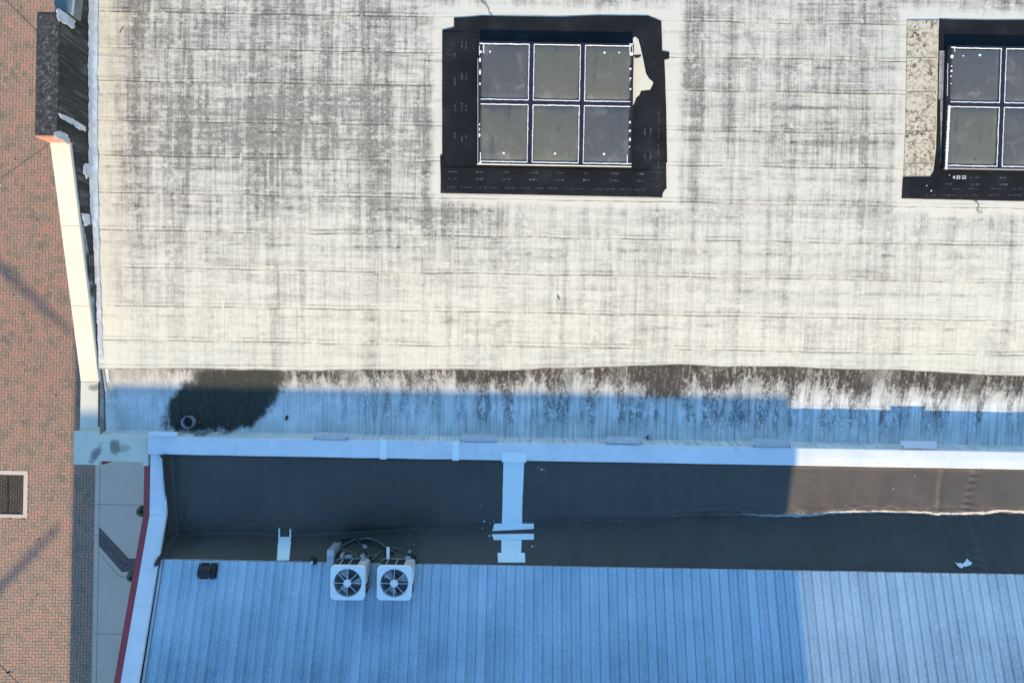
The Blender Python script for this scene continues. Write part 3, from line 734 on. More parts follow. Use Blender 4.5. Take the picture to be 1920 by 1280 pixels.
# silver-coated base flashing
mb = MB(); yy = frange(-1.0, 12.5, .05)
for y in yy:
    zr = roofz(y) if y > -.6 else gutz(y)
    h = pw(y, [(-1, .10), (0, .10), (1.6, .13), (3, .24), (12, .26)]) + .04*fbm(y*2.2, 4) + .03*fbm(y*9, 4)
    prof = [(XI+.020, zr+h), (XI+.032, zr+h*.55), (XI+.045, zr+.10), (XI+.06, zr+.075), (XI+.085+.02*fbm(y*3, 9), zr+.060)]
    for p in prof: mb.v.append((p[0], y, p[1]))
for j in range(len(yy)-1):
    for t in range(4): q = j*5+t; mb.f.append([q, q+1, q+6, q+5])
mb.build('base_flashing', MT['silver'], main, smooth=True)
def wallpatch(pix, nm='coating_patch', m='silver', x=XI+.03):
    # splashes of coating on the inner parapet face, ragged outline
    P = []
    for (px, py) in pix:
        u, v = px-960, 640-py; du = u*CT - v*ST; D = x*F/du; P.append(W(px, py, D))
    Q = []
    for a, b in zip(P, P[1:]+P[:1]):
        n = max(1, int((b-a).length/.018))
        for k in range(n):
            p = a.lerp(b, k/n); s_ = .020 if m == 'silver' else .008
            Q.append(Vector((x, p.y+s_*fbm(p.y*23, p.z*23), p.z+s_*1.3*fbm(p.y*23, p.z*23, 8))))
    b = [Vector((p.x-.012, p.y, p.z)) for p in Q]
    return MB().hexa(b, Q).build(nm, MT[m], main)
wallpatch([(108, 15), (116, 20), (124, 25), (133, 32), (141, 39), (140, 52), (137, 55), (128, 47), (120, 44), (112, 40), (107, 33)][::-1])
wallpatch([(112, 213), (122, 216), (136, 223), (150, 231), (160, 238), (162, 247), (150, 243), (137, 234), (124, 227), (115, 222)][::-1])
wallpatch([(103, 247), (112, 246), (126, 252), (131, 262), (128, 272), (118, 263), (104, 258)][::-1])
wallpatch([(158, 308), (166, 306), (168, 330), (163, 335), (157, 322)][::-1])
wallpatch([(154, 400), (169, 402), (170, 420), (160, 424)][::-1])
for q in ([(167, 474), (176, 476), (178, 520), (176, 530), (170, 520)], [(174, 533), (181, 533), (181, 556), (176, 558)], [(187, 625), (189, 640), (191, 690), (189, 692)], [(185, 716), (188, 716), (187, 800), (185, 800)]):
    wallpatch(q[::-1], 'bare_tar_gap', 'bwall', XI+.045)
# blue-green metal box on the parapet past the block
tb = empty('flashing_box', W(120, 10, 12.95), 'blue-green sheet-metal box on the parapet at the end of the black block', 'metal box')
def tp(px, py, D=12.85): return W(px, py, D)
P = [tp(101, 10), tp(136, 29), tp(143, -40), tp(104, -40)]
local(MB().slab(P, .25).build('casing', MT['tealmetal'], tb, bevel=.008))
P = [tp(133, 27.5, 12.835), tp(137, 29.8, 12.835), tp(144.5, -40, 12.835), tp(140, -40, 12.835)]
local(MB().slab(P, .014).build('edge_trim', MT['palemetal'], tb))

# ---- south parapet coping in sections, clip plates, straps
cop = MB().box(-7.41, XE, CS+.045, CN-.045, H-14.04, H-13.99).build('coping_bed', MT['galv'], main)
zc = H-13.95
js = [-7.40] + [W(px, 840, 13.95).x for px in (485, 1080, 1217, 1427, 1612, 1842)] + [XE]
for a, b in zip(js, js[1:]):
    mb = MB(); n = max(2, int((b-a)/.2)); xs = [lerp(a+.003, b-.003, k/n) for k in range(n+1)]
    ring = [(CN, -.09), (CN, -.006), (CN-.012, 0), (CN-.18, .006), (CS+.012, 0), (CS, -.006), (CS, -.07)]
    ph = random.random()*30
    for x in xs:
        for (y, dz) in ring: mb.v.append((x, y+.006*fbm(x*1.4, 3), zc+dz+.004*fbm(x*1.5, y*4, ph)))
    m = len(ring)
    for i in range(n):
        for q in range(m-1): mb.f.append([i*m+q, i*m+q+1, (i+1)*m+q+1, (i+1)*m+q])
    mb.build('coping_section', MT['coping'], cop)
    if b < XE: MB().box(b-.012, b+.012, CS+.004, CN-.004, zc-.004, zc+.0075).build('joint_cover', MT['coping'], cop)
def onCop(px, py, off=.012): return W(px, py, 13.95-off)
for i, (x0, y0, x1, y1_, lit) in enumerate(((588, 812, 651, 824, ''), (864, 816, 931, 828, ''), (1137, 820, 1203, 832, ''), (1414, 824, 1483, 838, ''), (1692, 828, 1760, 840, ''))):
    a, b = W(x0, y1_, 13.93), W(x1, y0, 13.93)
    cp = empty('clip_plate', ((a.x+b.x)/2, (a.y+b.y)/2, zc-.1),
        ['galvanised lip plate on the long coping, nearest the mould patch', 'galvanised lip plate on the long coping just right of the second white strap', 'galvanised lip plate on the coping between the tall white strip and the small pipe stub',
         'galvanised lip plate on the coping at the edge of the sunlit part', 'pale sunlit lip plate on the coping, farthest right'][i], 'metal plate', 'lip plates along the coping')
    yc = a.y+.02
    local(MB().hexa([(a.x, yc, zc+.010), (b.x, yc, zc+.010), (b.x, b.y, zc-.075), (a.x, b.y, zc-.075)], [(a.x, yc, zc+.018), (b.x, yc, zc+.018), (b.x, b.y, zc-.067), (a.x, b.y, zc-.067)]).build('plate', MT['galv'] if i < 4 else MT['coping'], cp, bevel=.003))
    local(MB().box(a.x+.004, b.x-.004, b.y-.008, b.y-.001, zc-.16, zc-.077).build('downturn', MT['galv'], cp))
    local(MB().box(a.x+.004, b.x-.004, yc-.012, yc-.001, zc-.0, zc+.016).build('back_lip', MT['galv'], cp))
    for s in (a.x+.006, b.x-.016): local(MB().box(s, s+.010, yc-.010, yc+.03, zc+.003, zc+.024).build('end_tab', MT['vent'], cp))
cb = W(302, 813, 13.93)
o = MB().slab([W(278, 818, 13.9), W(331, 818, 13.9), W(331, 810, 13.9), W(278, 809, 13.9)], .06).build('cover_plate', MT['coping'], None, bevel=.006); tag(o, 'short raised cover plate on the inner coping edge beside the corner cap', 'metal plate')
# white straps on the coping
for (x0, x1, lab) in ((712, 725, 'narrow white strap over the long coping, left of the pair'), (848, 861, 'narrow white strap over the long coping, right of the pair')):
    a, b = W(x0, 840, 13.93), W(x1, 840, 13.93)
    mb = MB(); xs = (a.x, b.x)
    ring = [(CN+.006, -.08), (CN+.006, .004), (CN-.03, .014), (CS+.03, .014), (CS-.010, .006), (CS-.028, -.03)]
    for x in xs:
        for (y, dz) in ring: mb.v.append((x, y, zc+dz))
    for x in xs:
        for (y, dz) in ring: mb.v.append((x, y-.002*(1 if y < -2.2 else -1), zc+dz-.006))
    m = len(ring)
    for q in range(m-1): mb.f.append([q, q+1, m+q+1, m+q])
    for q in range(m-1): mb.f += [[q, 2*m+q, 2*m+q+1, q+1], [m+q, m+q+1, 3*m+q+1, 3*m+q]]
    tag(mb.build('coping_strap', MT['strip']), lab, 'strap', 'straps over the coping')
o = empty('pipe_stub', G(1216, 818), 'small grey pipe stub sticking up by the long coping', 'pipe')
q = G(1216, 820); local(MB().tube([q, q+Vector((0, .01, .16)), q+Vector((0, .05, .2))], .022, 10).build('pipe', MT['galv'], o)); local(MB().tube([q+Vector((0, 0, .0)), q+Vector((0, 0, .03))], .045, 10).build('collar', MT['rubber'], o))

# ---- open drain pipe standing in the mould patch
q = G(357, 790)
o = empty('open_pipe', q, 'open round metal pipe standing in the black mould patch', 'pipe')
local(MB().lathe([(.125, 0), (.122, .13), (.126, .15), (.123, .153), (.118, .15), (.116, .02)], 28, q).build('collar', MT['galv'], o, smooth=True))
local(MB().disc(.118, .02, 24, q).build('throat', MT['rubber'], o))
local(MB().lathe([(.132, .085), (.136, .092), (.132, .10)], 28, q).build('clamp_band', MT['wire'], o))
q2 = G(373, 792)
o = MB().lathe([(.018, 0), (.022, .02), (.012, .035), (.001, .037)], 10, q2).build('plastic_cap', MT['orange'], smooth=True); tag(o, 'tiny red plastic cap beside the open pipe', 'cap')
q3 = G(537, 783)
o = MB().hexa([q3+Vector(v) for v in ((-.03, -.05, 0), (.02, -.04, 0), (.05, .04, 0), (0, .05, 0))], [q3+Vector(v) for v in ((-.03, -.05, .02), (.02, -.04, .03), (.05, .04, .012), (0, .05, .03))]).build('rubber_scrap', MT['rubber']); tag(o, 'small black rubber scrap on the blue-shaded gutter strip', 'scrap')

# ================================================================== SKYLIGHTS
def roof_poly(pix, off, t, nm, m, par):
    # outline on the barrel roof, subdivided so that it follows the curve
    P = [R(px, py, off) for px, py in pix]
    Q = []
    for a, b in zip(P, P[1:]+P[:1]):
        n = max(1, int((b-a).length/.25))
        for k in range(n):
            p = a.lerp(b, k/n); jx = .004*fbm(p.x*7, p.y*7)
            Q.append((p.x+jx, p.y+jx))
    me = bpy.data.meshes.new(nm); bm = bmesh.new()
    f = bm.faces.new([bm.verts.new((x, y, 0)) for x, y in Q])
    if f.normal.z < 0 or f.calc_area() and (f.normal_update() or f.normal.z < 0): f.normal_flip()
    bmesh.ops.triangulate(bm, faces=[f])
    for yc in [s*.25 for s in range(8, 28)]:
        bmesh.ops.bisect_plane(bm, geom=bm.verts[:]+bm.edges[:]+bm.faces[:], plane_co=(0, yc, 0), plane_no=(0, 1, 0))
    ext = bmesh.ops.extrude_face_region(bm, geom=bm.faces[:])
    topv = [v for v in ext['geom'] if isinstance(v, bmesh.types.BMVert)]
    for v in bm.verts: v.co.z = roofz(v.co.y) + off - t
    for v in topv: v.co.z = roofz(v.co.y) + off
    bmesh.ops.recalc_face_normals(bm, faces=bm.faces)
    bm.to_mesh(me); bm.free()
    return local(link(nm, me, MT[m], par))
def wob(p, q, r, n=None, par=None, nm='sealant_bead', up=Vector((0, 0, 1))):
    # hand-run bead of sealant: flattened tube of uneven width
    L = (q-p).length; n = n or max(4, int(L/.035)); mb = MB(); d = (q-p).normalized(); sd_ = up.cross(d).normalized()
    ph = random.random()*99
    for k in range(n+1):
        c = p.lerp(q, k/n) + sd_*.006*fbm(k*.35, ph); w_ = r*(0.75+.8*abs(fbm(k*.5, ph+7))); hgt = .010
        for (a, b) in ((-1, 0), (-.75, .8), (0, 1), (.75, .8), (1, 0)): mb.v.append(tuple(c + sd_*w_*a + up*hgt*b))
    for k in range(n):
        for j in range(4): i = k*5+j; mb.f.append([i, i+1, i+6, i+5])
    return local(mb.build(nm, MT['white'], par, smooth=True))
def skylight(lab, x0, x1, cols, ytop, ymid, ybot, outline, bolts, tones, hgt=0.21):
    c = R((x0+x1)/2, ymid, hgt); base_ = Vector((c.x, c.y, c.z-hgt))
    sk = empty('skylight', base_, lab, 'skylight', 'skylights on the barrel roof')
    roof_poly(outline, .022, .012, 'underlayment', 'under', sk)
    pTL, pBR = R(x0, ytop, hgt), R(x1, ybot, hgt)
    yt, yb = R((x0+x1)/2, ytop, hgt).y, R((x0+x1)/2, ybot, hgt).y
    # the frame is a flat pane plane laid on the slope
    za, zb_ = roofz(yt)+hgt, roofz(yb)+hgt
    def ZZ(y): return lerp(zb_, za, (y-yb)/(yt-yb))
    def Q(px, py, dz=0):
        D = 13.6
        for _ in range(6): p = W(px, py, D); D = H - (ZZ(p.y)+dz)
        return W(px, py, D)
    xa, xb = Q(x0, ymid).x, Q(x1, ymid).x
    # curb wrapped with the underlayment
    def ring(z0, z1, o, i, nm, m, bev=0):
        for (ax, bx, ay, by) in ((xa-o, xb+o, yt-i, yt+o), (xa-o, xb+o, yb-o, yb+i), (xa-o, xa+i, yb+i+.001, yt-i-.001), (xb-i, xb+o, yb+i+.001, yt-i-.001)):
            local(MB().hexa([(ax, ay, roofz(ay)+z0), (bx, ay, roofz(ay)+z0), (bx, by, roofz(by)+z0), (ax, by, roofz(by)+z0)],
                            [(ax, ay, ZZ(ay)+z1), (bx, ay, ZZ(ay)+z1), (bx, by, ZZ(by)+z1), (ax, by, ZZ(by)+z1)]).build(nm, MT[m], sk, bevel=bev))
    ring(0.0, -.035, -.004, .05, 'curb', 'under')
    tr = (pBR.y, )
    ring(hgt-.06, -.004, .004, .045, 'frame_rail', 'bar')
    local(MB().hexa([(xa-.008, yb-.014, ZZ(yb)-.05), (xb+.008, yb-.014, ZZ(yb)-.05), (xb+.008, yb-.005, ZZ(yb)-.05), (xa-.008, yb-.005, ZZ(yb)-.05)],
                    [(xa-.008, yb-.014, ZZ(yb)-.012), (xb+.008, yb-.014, ZZ(yb)-.012), (xb+.008, yb-.005, ZZ(yb)-.006), (xa-.008, yb-.005, ZZ(yb)-.006)]).build('drip_edge', MT['galv'], sk))
    # glazing bars and panes
    bw_ = 4.5*13.5/F
    xs = [xa] + [Q(p, ymid).x for p in cols] + [xb]
    ym = Q((x0+x1)/2, ymid).y
    def bar(ax, bx, ay, by):
        local(MB().hexa([(ax, ay, ZZ(ay)-.05), (bx, ay, ZZ(ay)-.05), (bx, by, ZZ(by)-.05), (ax, by, ZZ(by)-.05)],
                        [(ax, ay, ZZ(ay)+.006), (bx, ay, ZZ(ay)+.006), (bx, by, ZZ(by)+.006), (ax, by, ZZ(by)+.006)]).build('glazing_bar', MT['bar'], sk))
    for x in xs[1:-1]:
        bar(x-bw_, x+bw_, ym+bw_+.002, yt-.046); bar(x-bw_, x+bw_, yb+.046, ym-bw_-.002)
    bar(xa+.046, xb-.046, ym-bw_, ym+bw_)
    m_in = .045
    for r_, (ya, yb2) in enumerate(((ym+bw_, yt-m_in), (yb+m_in, ym-bw_))):
        for i in range(len(xs)-1):
            ax = xs[i] + (m_in if i == 0 else bw_); bx = xs[i+1] - (m_in if i == len(xs)-2 else bw_)
            mb = MB(); NX, NY = 15, 17
            for jy in range(NY):
                for jx in range(NX):
                    s, t = jx/(NX-1), jy/(NY-1)
                    def fl(t): e = min(t, 1-t)/.11; return 1 if e > 1 else e*(2-e)
                    y = lerp(ya, yb2, t) if ya < yb2 else lerp(yb2, ya, t)
                    x = lerp(ax, bx, s)
                    mb.v.append((x, y, ZZ(y)-.03 + .034*min(fl(s)*1.0, fl(t)) + .028*math.sin(math.pi*s)*math.sin(math.pi*t)))
            for jy in range(NY-1):
                for jx in range(NX-1): q = jy*NX+jx; mb.f.append([q, q+1, q+NX+1, q+NX])
            pane = local(mb.build('pane', MT['pane'], sk, smooth=True)); pane.color = (tones[r_*3+i], 0, 0, 1)
            # sealant round the pane
            E = .004
            for s in (ax+.002, bx-.002):
                ext_ = .0
                wob(Vector((s, min(ya, yb2)-ext_, ZZ(min(ya, yb2))+.002)), Vector((s, max(ya, yb2)+ext_, ZZ(max(ya, yb2))+.002)), .0095, par=sk) if not (abs(s-ax) < .01 and i == 0) and not (abs(s-bx) < .01 and i == len(xs)-2) else None
            for yv_ in (ya, yb2): wob(Vector((ax, yv_, ZZ(yv_)+.002)), Vector((bx, yv_, ZZ(yv_)+.002)), .0105, par=sk)
    for (px, py, kind) in bolts:
        p = Q(px, py, .004)
        bt = local(MB().lathe([(.045, 0), (.043, .006), (.03, .009), (.001, .010)], 14, p).build('bolt_washer', MT['rubber'], sk, smooth=True))
        if kind:
            p2 = p+Vector((.004, .002, .010))
            o_ = MB().lathe([(.026, 0), (.022, .010), (.010, .018), (.001, .020)], 12, p2).build('sealant_dab', MT['white'], sk, smooth=True); local(o_)
    return sk, Q, ZZ, (xa, xb, yb, yt)
oA = [(826, 362), (826, 335), (825, 292), (829, 290), (829, 57), (851, 52), (851, 34), (905, 30), (1050, 32), (1120, 29), (1215, 30), (1240, 40), (1242, 96), (1255, 98), (1255, 110), (1246, 112), (1249, 200), (1251, 290), (1251, 304), (1249, 306), (1250, 354), (1243, 356), (1242, 370)]
skA, QA, ZA, EA = skylight('whole six-pane skylight with white sealant, in a black underlayment patch torn on its right', 897, 1186, [995, 1091], 80, 193, 309, oA,
    [(948, 98, 0), (1045, 98, 0), (1133, 99, 1), (944, 287, 1), (1040, 288, 1), (1132, 289, 1)], [.75, .3, .25, .15, .2, .7])
oB = [(1691, 372), (1694, 332), (1745, 331), (1751, 322), (1756, 280), (1759, 160), (1761, 70), (1761, 36), (1850, 38), (1990, 38), (2110, 40), (2150, 60), (2156, 380), (1900, 377)]
skB, QB, ZB, EB = skylight('skylight cut off by the right edge, with pale blue sealant down its left side', 1777, 2066, [1878, 1972], 88, 198, 317, oB,
    [(1836, 104, 1), (1828, 296, 0), (1922, 297, 0), (1930, 105, 0), (2020, 104, 1), (2018, 297, 0)], [.85, .8, .4, .2, .6, .5])
# left and right rails: blobs of sealant
def dabs(Q, par, pts):
    for (px, py, r, e) in pts:
        p = Q(px, py, .006); mb = MB().lathe([(1, 0), (.9, .5), (.5, .9), (.01, 1)], 10)
        mb.v = [(p.x+v[0]*r, p.y+v[1]*r*e, p.z+v[2]*.012) for v in mb.v]; local(mb.build('sealant_dab', MT['white'], par, smooth=True))
dabs(QA, skA, [(1182, 129, .022, 1.2), (1182, 147, .02, 1), (1182, 167, .02, 1.1), (1181, 151, .008, 1), (1181, 229, .02, 1.4), (1181, 245, .022, 1.2), (1181, 261, .02, 2.0), (1180, 275, .015, 1.2), (900, 112, .022, 2.2), (900, 135, .022, 2.6), (900, 157, .016, 2), (899, 242, .012, 2.6), (899, 253, .02, 2.2), (899, 233, .012, 2), (901, 97, .03, .9), (1184, 101, .04, 1), (919, 97, .018, 1.6), (1161, 99, .022, .9)])
dabs(QB, skB, [(1784, 124, .014, 1), (1784, 133, .022, 1.1), (1783, 143, .016, 1), (1783, 157, .012, 1), (1785, 106, .034, 1.2), (1806, 105, .018, 1)])
def qb(Q, par, a, b, r): wob(Q(*a, .004), Q(*b, .004), r, par=par)
for a, b, r in (((899, 86), (899, 104), .008), ((907, 84), (907, 100), .012), ((899, 82), (908, 82), .012), ((1181, 82), (1181, 104), .010), ((1186, 83), (1186, 100), .006), ((1180, 83), (1187, 83), .012), ((896, 110), (896, 306), .005), ((901, 286), (901, 305), .01), ((1176, 290), (1176, 308), .01), ((1176, 307), (1184, 307), .01), ((898, 305), (903, 305), .012)): qb(QA, skA, a, b, r)
for a, b, r in (((1790, 88), (1790, 98), .010), ((1783, 89), (1790, 89), .010), ((1780, 198), (1774, 318), .028), ((1777, 120), (1776, 180), .004)): qb(QB, skB, a, b, r)
# strips of old flashing beside the second one
roof_poly([(1762, 95), (1771, 95), (1768, 186), (1760, 186)], .045, .012, 'old_flashing', 'gwall', skB)
roof_poly([(1763, 187), (1769, 187), (1768, 305), (1764, 305)], .045, .012, 'old_flashing', 'gwall', skB)
# torn opening with bare membrane showing
roof_poly([(1187, 72), (1191, 69), (1197, 74), (1201, 90), (1206, 112), (1209, 128), (1211, 138), (1217, 148), (1224, 154), (1224, 158), (1219, 168), (1202, 170), (1199, 178), (1193, 183), (1190, 192), (1187, 198)], .034, .02, 'bare_membrane', 'stained' if 0 else 'cap', skA)
roof_poly([(1188, 104), (1196, 103), (1202, 103), (1202, 106), (1196, 109), (1190, 109)], .040, .004, 'tar_smear', 'rubber', skA)
o = roof_poly([(820+17, 10), (838, 10), (838, 11)], .04, .01, 'x', 'under', skA); bpy.data.objects.remove(o)
def lapstrip(pix, par, off=.036): roof_poly(pix, off, .012, 'underlayment_lap', 'under', par)
lapstrip([(830, 313), (1248, 320), (1249, 352), (1240, 367), (828, 360)], skA)
lapstrip([(831, 60), (893, 62), (893, 311), (830, 311)], skA)
lapstrip([(1694, 335), (1722, 335), (1722, 371), (1692, 370)], skB)
# faded print on the underlayment, letters too worn to read
def faint(par, words_, off=.0375):
    mb = MB()
    for (px, py, wpx, hpx, vert) in words_:
        n = 5
        for k in range(n):
            for s in range(3):
                if random.random() < .45: continue
                cx, cy = (px+wpx*(k+.15+.25*s)/n, py) if not vert else (px, py+wpx*(k+.15+.25*s)/n)
                hh = hpx*random.uniform(.35, 1); d = random.uniform(-.4, .4); ww = random.uniform(.5, .9)
                if random.random() < .45: hh, ww = .7, wpx/n*.5
                if vert: hh, ww = ww, hh
                P = [R(cx-ww/2, cy+hh/2+d, off), R(cx+ww/2, cy+hh/2+d, off), R(cx+ww/2, cy-hh/2+d, off), R(cx-ww/2, cy-hh/2+d, off)]
                mb.add(P, [(0, 1, 2, 3)])
    return local(tag(mb.build('faded_print', MT['print'], par), kind='stuff'))
faint(skA, [(841+i*50.5, 322+i*.6, 16, 4.5, 0) for i in range(8)] + [(841+i*50.5, 335+i*.6, 16, 4.5, 0) for i in range(8)] + [(838+i*27, 351+i*.35, 20, 1.8, 0) for i in range(14)])
faint(skA, [(866, 78+i*58, 14, 4, 1) for i in range(4)] + [(874, 78+i*58, 14, 4, 1) for i in range(4)] + [(853, 96+i*50, 14, 3, 1) for i in range(4)], .0375)
faint(skA, [(1209, 240+i*48, 14, 4, 1) for i in range(2)] + [(1220, 240+i*48, 14, 4, 1) for i in range(2)] + [(1235, 210+i*30, 20, 2, 1) for i in range(4)], .0235)
faint(skB, [(1820+i*52, 333+i*.5, 16, 4.5, 0) for i in range(4)] + [(1770+i*52, 345+i*.5, 16, 4.5, 0) for i in range(5)] + [(1776+i*40, 354, 26, 2, 0) for i in range(6)] + [(1730+i*40, 366, 26, 2, 0) for i in range(6)], .0235)
# the hand-painted date
def write(txt, px, py, hpx, par, m='white', off=.03):
    cu = bpy.data.curves.new('t', 'FONT'); cu.body = txt; cu.size = 1; cu.offset = .012; cu.resolution_u = 2
    to = bpy.data.objects.new('t', cu); col.objects.link(to)
    bpy.context.view_layer.update()
    me = bpy.data.meshes.new_from_object(to.evaluated_get(bpy.context.evaluated_depsgraph_get())); bpy.data.objects.remove(to)
    s = hpx/0.72
    for v in me.vertices:
        p = R(px+v.co.x*s*.92 + .12*v.co.y*s + .25*fbm(v.co.x*3, v.co.y*3), py - v.co.y*s + .35*fbm(v.co.x*2, 5), off); v.co = p
    return local(link('painted_date', me, MT[m], par))
write('4·25·22', 1786, 335.5, 6.6, skB)
write('"', 1779, 332.5, 5.0, skB)
for (px, py, r) in ((1737.5, 348, .011), (1746, 357.5, .016)): dabs(lambda a, b, c=0: R(a, b, .03), skB, [(px, py, r, 1)])
# spalled old membrane left of the second skylight: five laid pieces
for q in ([(1700, 40), (1759, 40), (1758, 70), (1757, 108), (1699, 108)], [(1699, 110), (1757, 110), (1755, 172), (1698, 172)], [(1698, 174), (1754, 174), (1753, 245), (1697, 245)],
          [(1697, 247), (1752, 247), (1750, 306), (1694, 306)], [(1694, 308), (1715, 308), (1715, 330), (1694, 330)], [(1716, 308), (1749, 308), (1748, 322), (1742, 330), (1716, 330)]):
    P = [R(px, py) for px, py in q]
    c = sum(P, Vector())/len(P)
    MB().slab([Vector((p.x, p.y, roofz(p.y)+.03)) for p in P][::-1], .02).build('spalled_sheet', MT['stained'], deck)

# ================================================================== LOW BUILDING (black valley and metal roof)
low = empty('metal_roof_building', (0, 0, 0), 'lower shaded building with a black rubber valley and ribbed metal roof', 'building')
LO, LI = -7.37, -7.05
YR = -8.6
g0 = H-14.0; yk = -3.69
def gz(y): return g0 if y > yk else g0 + .32*(yk-y)
MB().box(LO+.03, LI-.02, -16, CS-.02, 0, H-14.6).build('west_wall', MT['pink'], low)
mb = MB()
for a, b in ((CS-.005, yk), (yk, YR)):
    mb.hexa([(LO+.03, b, H-14.62), (LI-.015, b, H-14.62), (LI-.015, a, H-14.62), (LO+.03, a, H-14.62)], [(LO+.03, b, gz(b)-.06), (LI-.015, b, gz(b)-.06), (LI-.015, a, gz(a)-.06), (LO+.03, a, gz(a)-.06)])
rk = mb.build('raking_parapet', MT['dark'], low)
js = [CS-.012, yk] + [-5.35, -6.95, YR]
for a, b in zip(js, js[1:]):
    z0_, z1_ = gz(a), gz(b)
    a2, b2 = a-.002, b+.002
    xm = LI-.07
    MB().add([(LO, b2, z1_), (xm, b2, z1_+.004), (xm, a2, z0_+.004), (LO, a2, z0_), (LI, b2, z1_-.03), (LI, a2, z0_-.03), (LO, b2, z1_-.07), (LO, a2, z0_-.07), (LI, b2, z1_-.1), (LI, a2, z0_-.1)],
             [(0, 1, 2, 3), (1, 4, 5, 2), (6, 0, 3, 7), (4, 8, 9, 5), (3, 2, 5, 9, 7), (0, 6, 8, 4, 1)]).build('coping_section', MT['coping'], rk)
mb = MB()
for a, b in ((-2.69, yk), (yk, YR)):
    x0, x1 = LO-.155, LO-.004
    mb.hexa([(x0, b, gz(b)-.16), (x1, b, gz(b)-.16), (x1, a, gz(a)-.16), (x0, a, gz(a)-.16)], [(x0, b, gz(b)-.05), (x1, b, gz(b)-.03), (x1, a, gz(a)-.03), (x0, a, gz(a)-.05)])
mb.build('red_cornice', MT['red'], low)
MB().box(-8.50, -8.42, -2.69, -2.605, 5.0, cz-.12).build('downspout', MT['red'], low)
# rubber membrane valley
xs = frange(LI-.005, XE, .035); ys = frange(-4.62, CS+.02, .024)
def dz2(x, y):
    z = darkz(x, y)
    z += .22*max(0, 1-(x-LI)/.05)**2 + .12*max(0, 1-(CS+.02-y)/.10)**1.5
    return z
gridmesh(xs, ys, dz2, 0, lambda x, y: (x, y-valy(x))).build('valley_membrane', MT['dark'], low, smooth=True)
# ribbed metal panels
PWD = 17.7*13.5/F
pan = MB()
yb_, yt_ = YR, EAVE
rw, rh = .012, .032
prof = [(.004, -.006), (.006, 0), (.012, 0), (.012+.006, rh), (.012+.006+rw, rh), (.012+.012+rw, 0), (PWD*.52, .0), (PWD*.52+.004, .008), (PWD*.52+.010, .008), (PWD*.52+.014, 0), (PWD-.003, 0), (PWD-.001, -.006)]
for y in (yb_, yt_):
    for (x, dz) in prof: pan.v.append((x, y, metz(y)+dz))
    for (x, dz) in prof: pan.v.append((x, y, metz(y)+dz-.004))
n = len(prof)
for k in range(n-1):
    pan.f.append([k, k+1, 2*n+k+1, 2*n+k]); pan.f.append([n+k, 3*n+k, 3*n+k+1, n+k+1])
    pan.f.append([2*n+k, 2*n+k+1, 3*n+k+1, 3*n+k])
pmesh = pan.mesh('roof_panel'); pmesh.materials.append(MT['metal'])
mroof = MB().hexa([(LI+.03, YR, metz(YR)-.2), (XE, YR, metz(YR)-.2), (XE, EAVE+.0, metz(EAVE)-.14), (LI+.03, EAVE+.0, metz(EAVE)-.14)],
                  [(LI+.03, YR, metz(YR)-.012), (XE, YR, metz(YR)-.012), (XE, EAVE-.02, metz(EAVE-.02)-.012), (LI+.03, EAVE-.02, metz(EAVE-.02)-.012)]).build('metal_roof', MT['galv'], low)
x = LI+.10
while x < XE-.1:
    o = link('roof_panel', pmesh, None, mroof, (x, random.uniform(-.006, .006), random.uniform(-.001, .001))); x += PWD
MB().hexa([(LI+.035, YR, metz(YR)+.0), (LI+.098, YR, metz(YR)), (LI+.098, EAVE, metz(EAVE)), (LI+.035, EAVE, metz(EAVE))],
          [(LI+.035, YR, metz(YR)+.016), (LI+.092, YR, metz(YR)+.03), (LI+.092, EAVE, metz(EAVE)+.03), (LI+.035, EAVE, metz(EAVE)+.016)]).build('gable_trim', MT['galv'], mroof)
mb = MB()
x = LI+.2
while x < XE-.2:
    for dy in (.07, .1):
        y = EAVE-dy-random.random()*.01; mb.lathe([(.007, 0), (.005, .006), (.0005, .007)], 6, (x+random.uniform(-.03, .03), y, metz(y)+.001))
    x += PWD
for yy_ in (-5.75, -6.35):
    x = 3.2
    while x < XE-.2:
        mb.lathe([(.010, 0), (.006, .006), (.0005, .007)], 6, (x+.03, yy_-.004*x, metz(yy_-.004*x)+.022)); x += PWD
tag(mb.build('screws', MT['galv'], mroof), kind='stuff')
# far slope and remaining walls, out of view
MB().hexa([(LI+.03, -13, metz(YR)-1.4), (XE, -13, metz(YR)-1.4), (XE, YR-.003, metz(YR)-.15), (LI+.03, YR-.003, metz(YR)-.15)], [(LI+.03, -13, metz(YR)-1.3), (XE, -13, metz(YR)-1.3), (XE, YR-.003, metz(YR)), (LI+.03, YR-.003, metz(YR))]).build('far_slope', MT['galv'], low)
MB().box(LI, XE, -12.9, -12.6, 0, metz(YR)-1.4).build('south_wall', MT['pink'], low)
MB().box(XE-.3, XE, -12.6, CS-.02, 0, H-14.6).build('east_wall', MT['pink'], low)

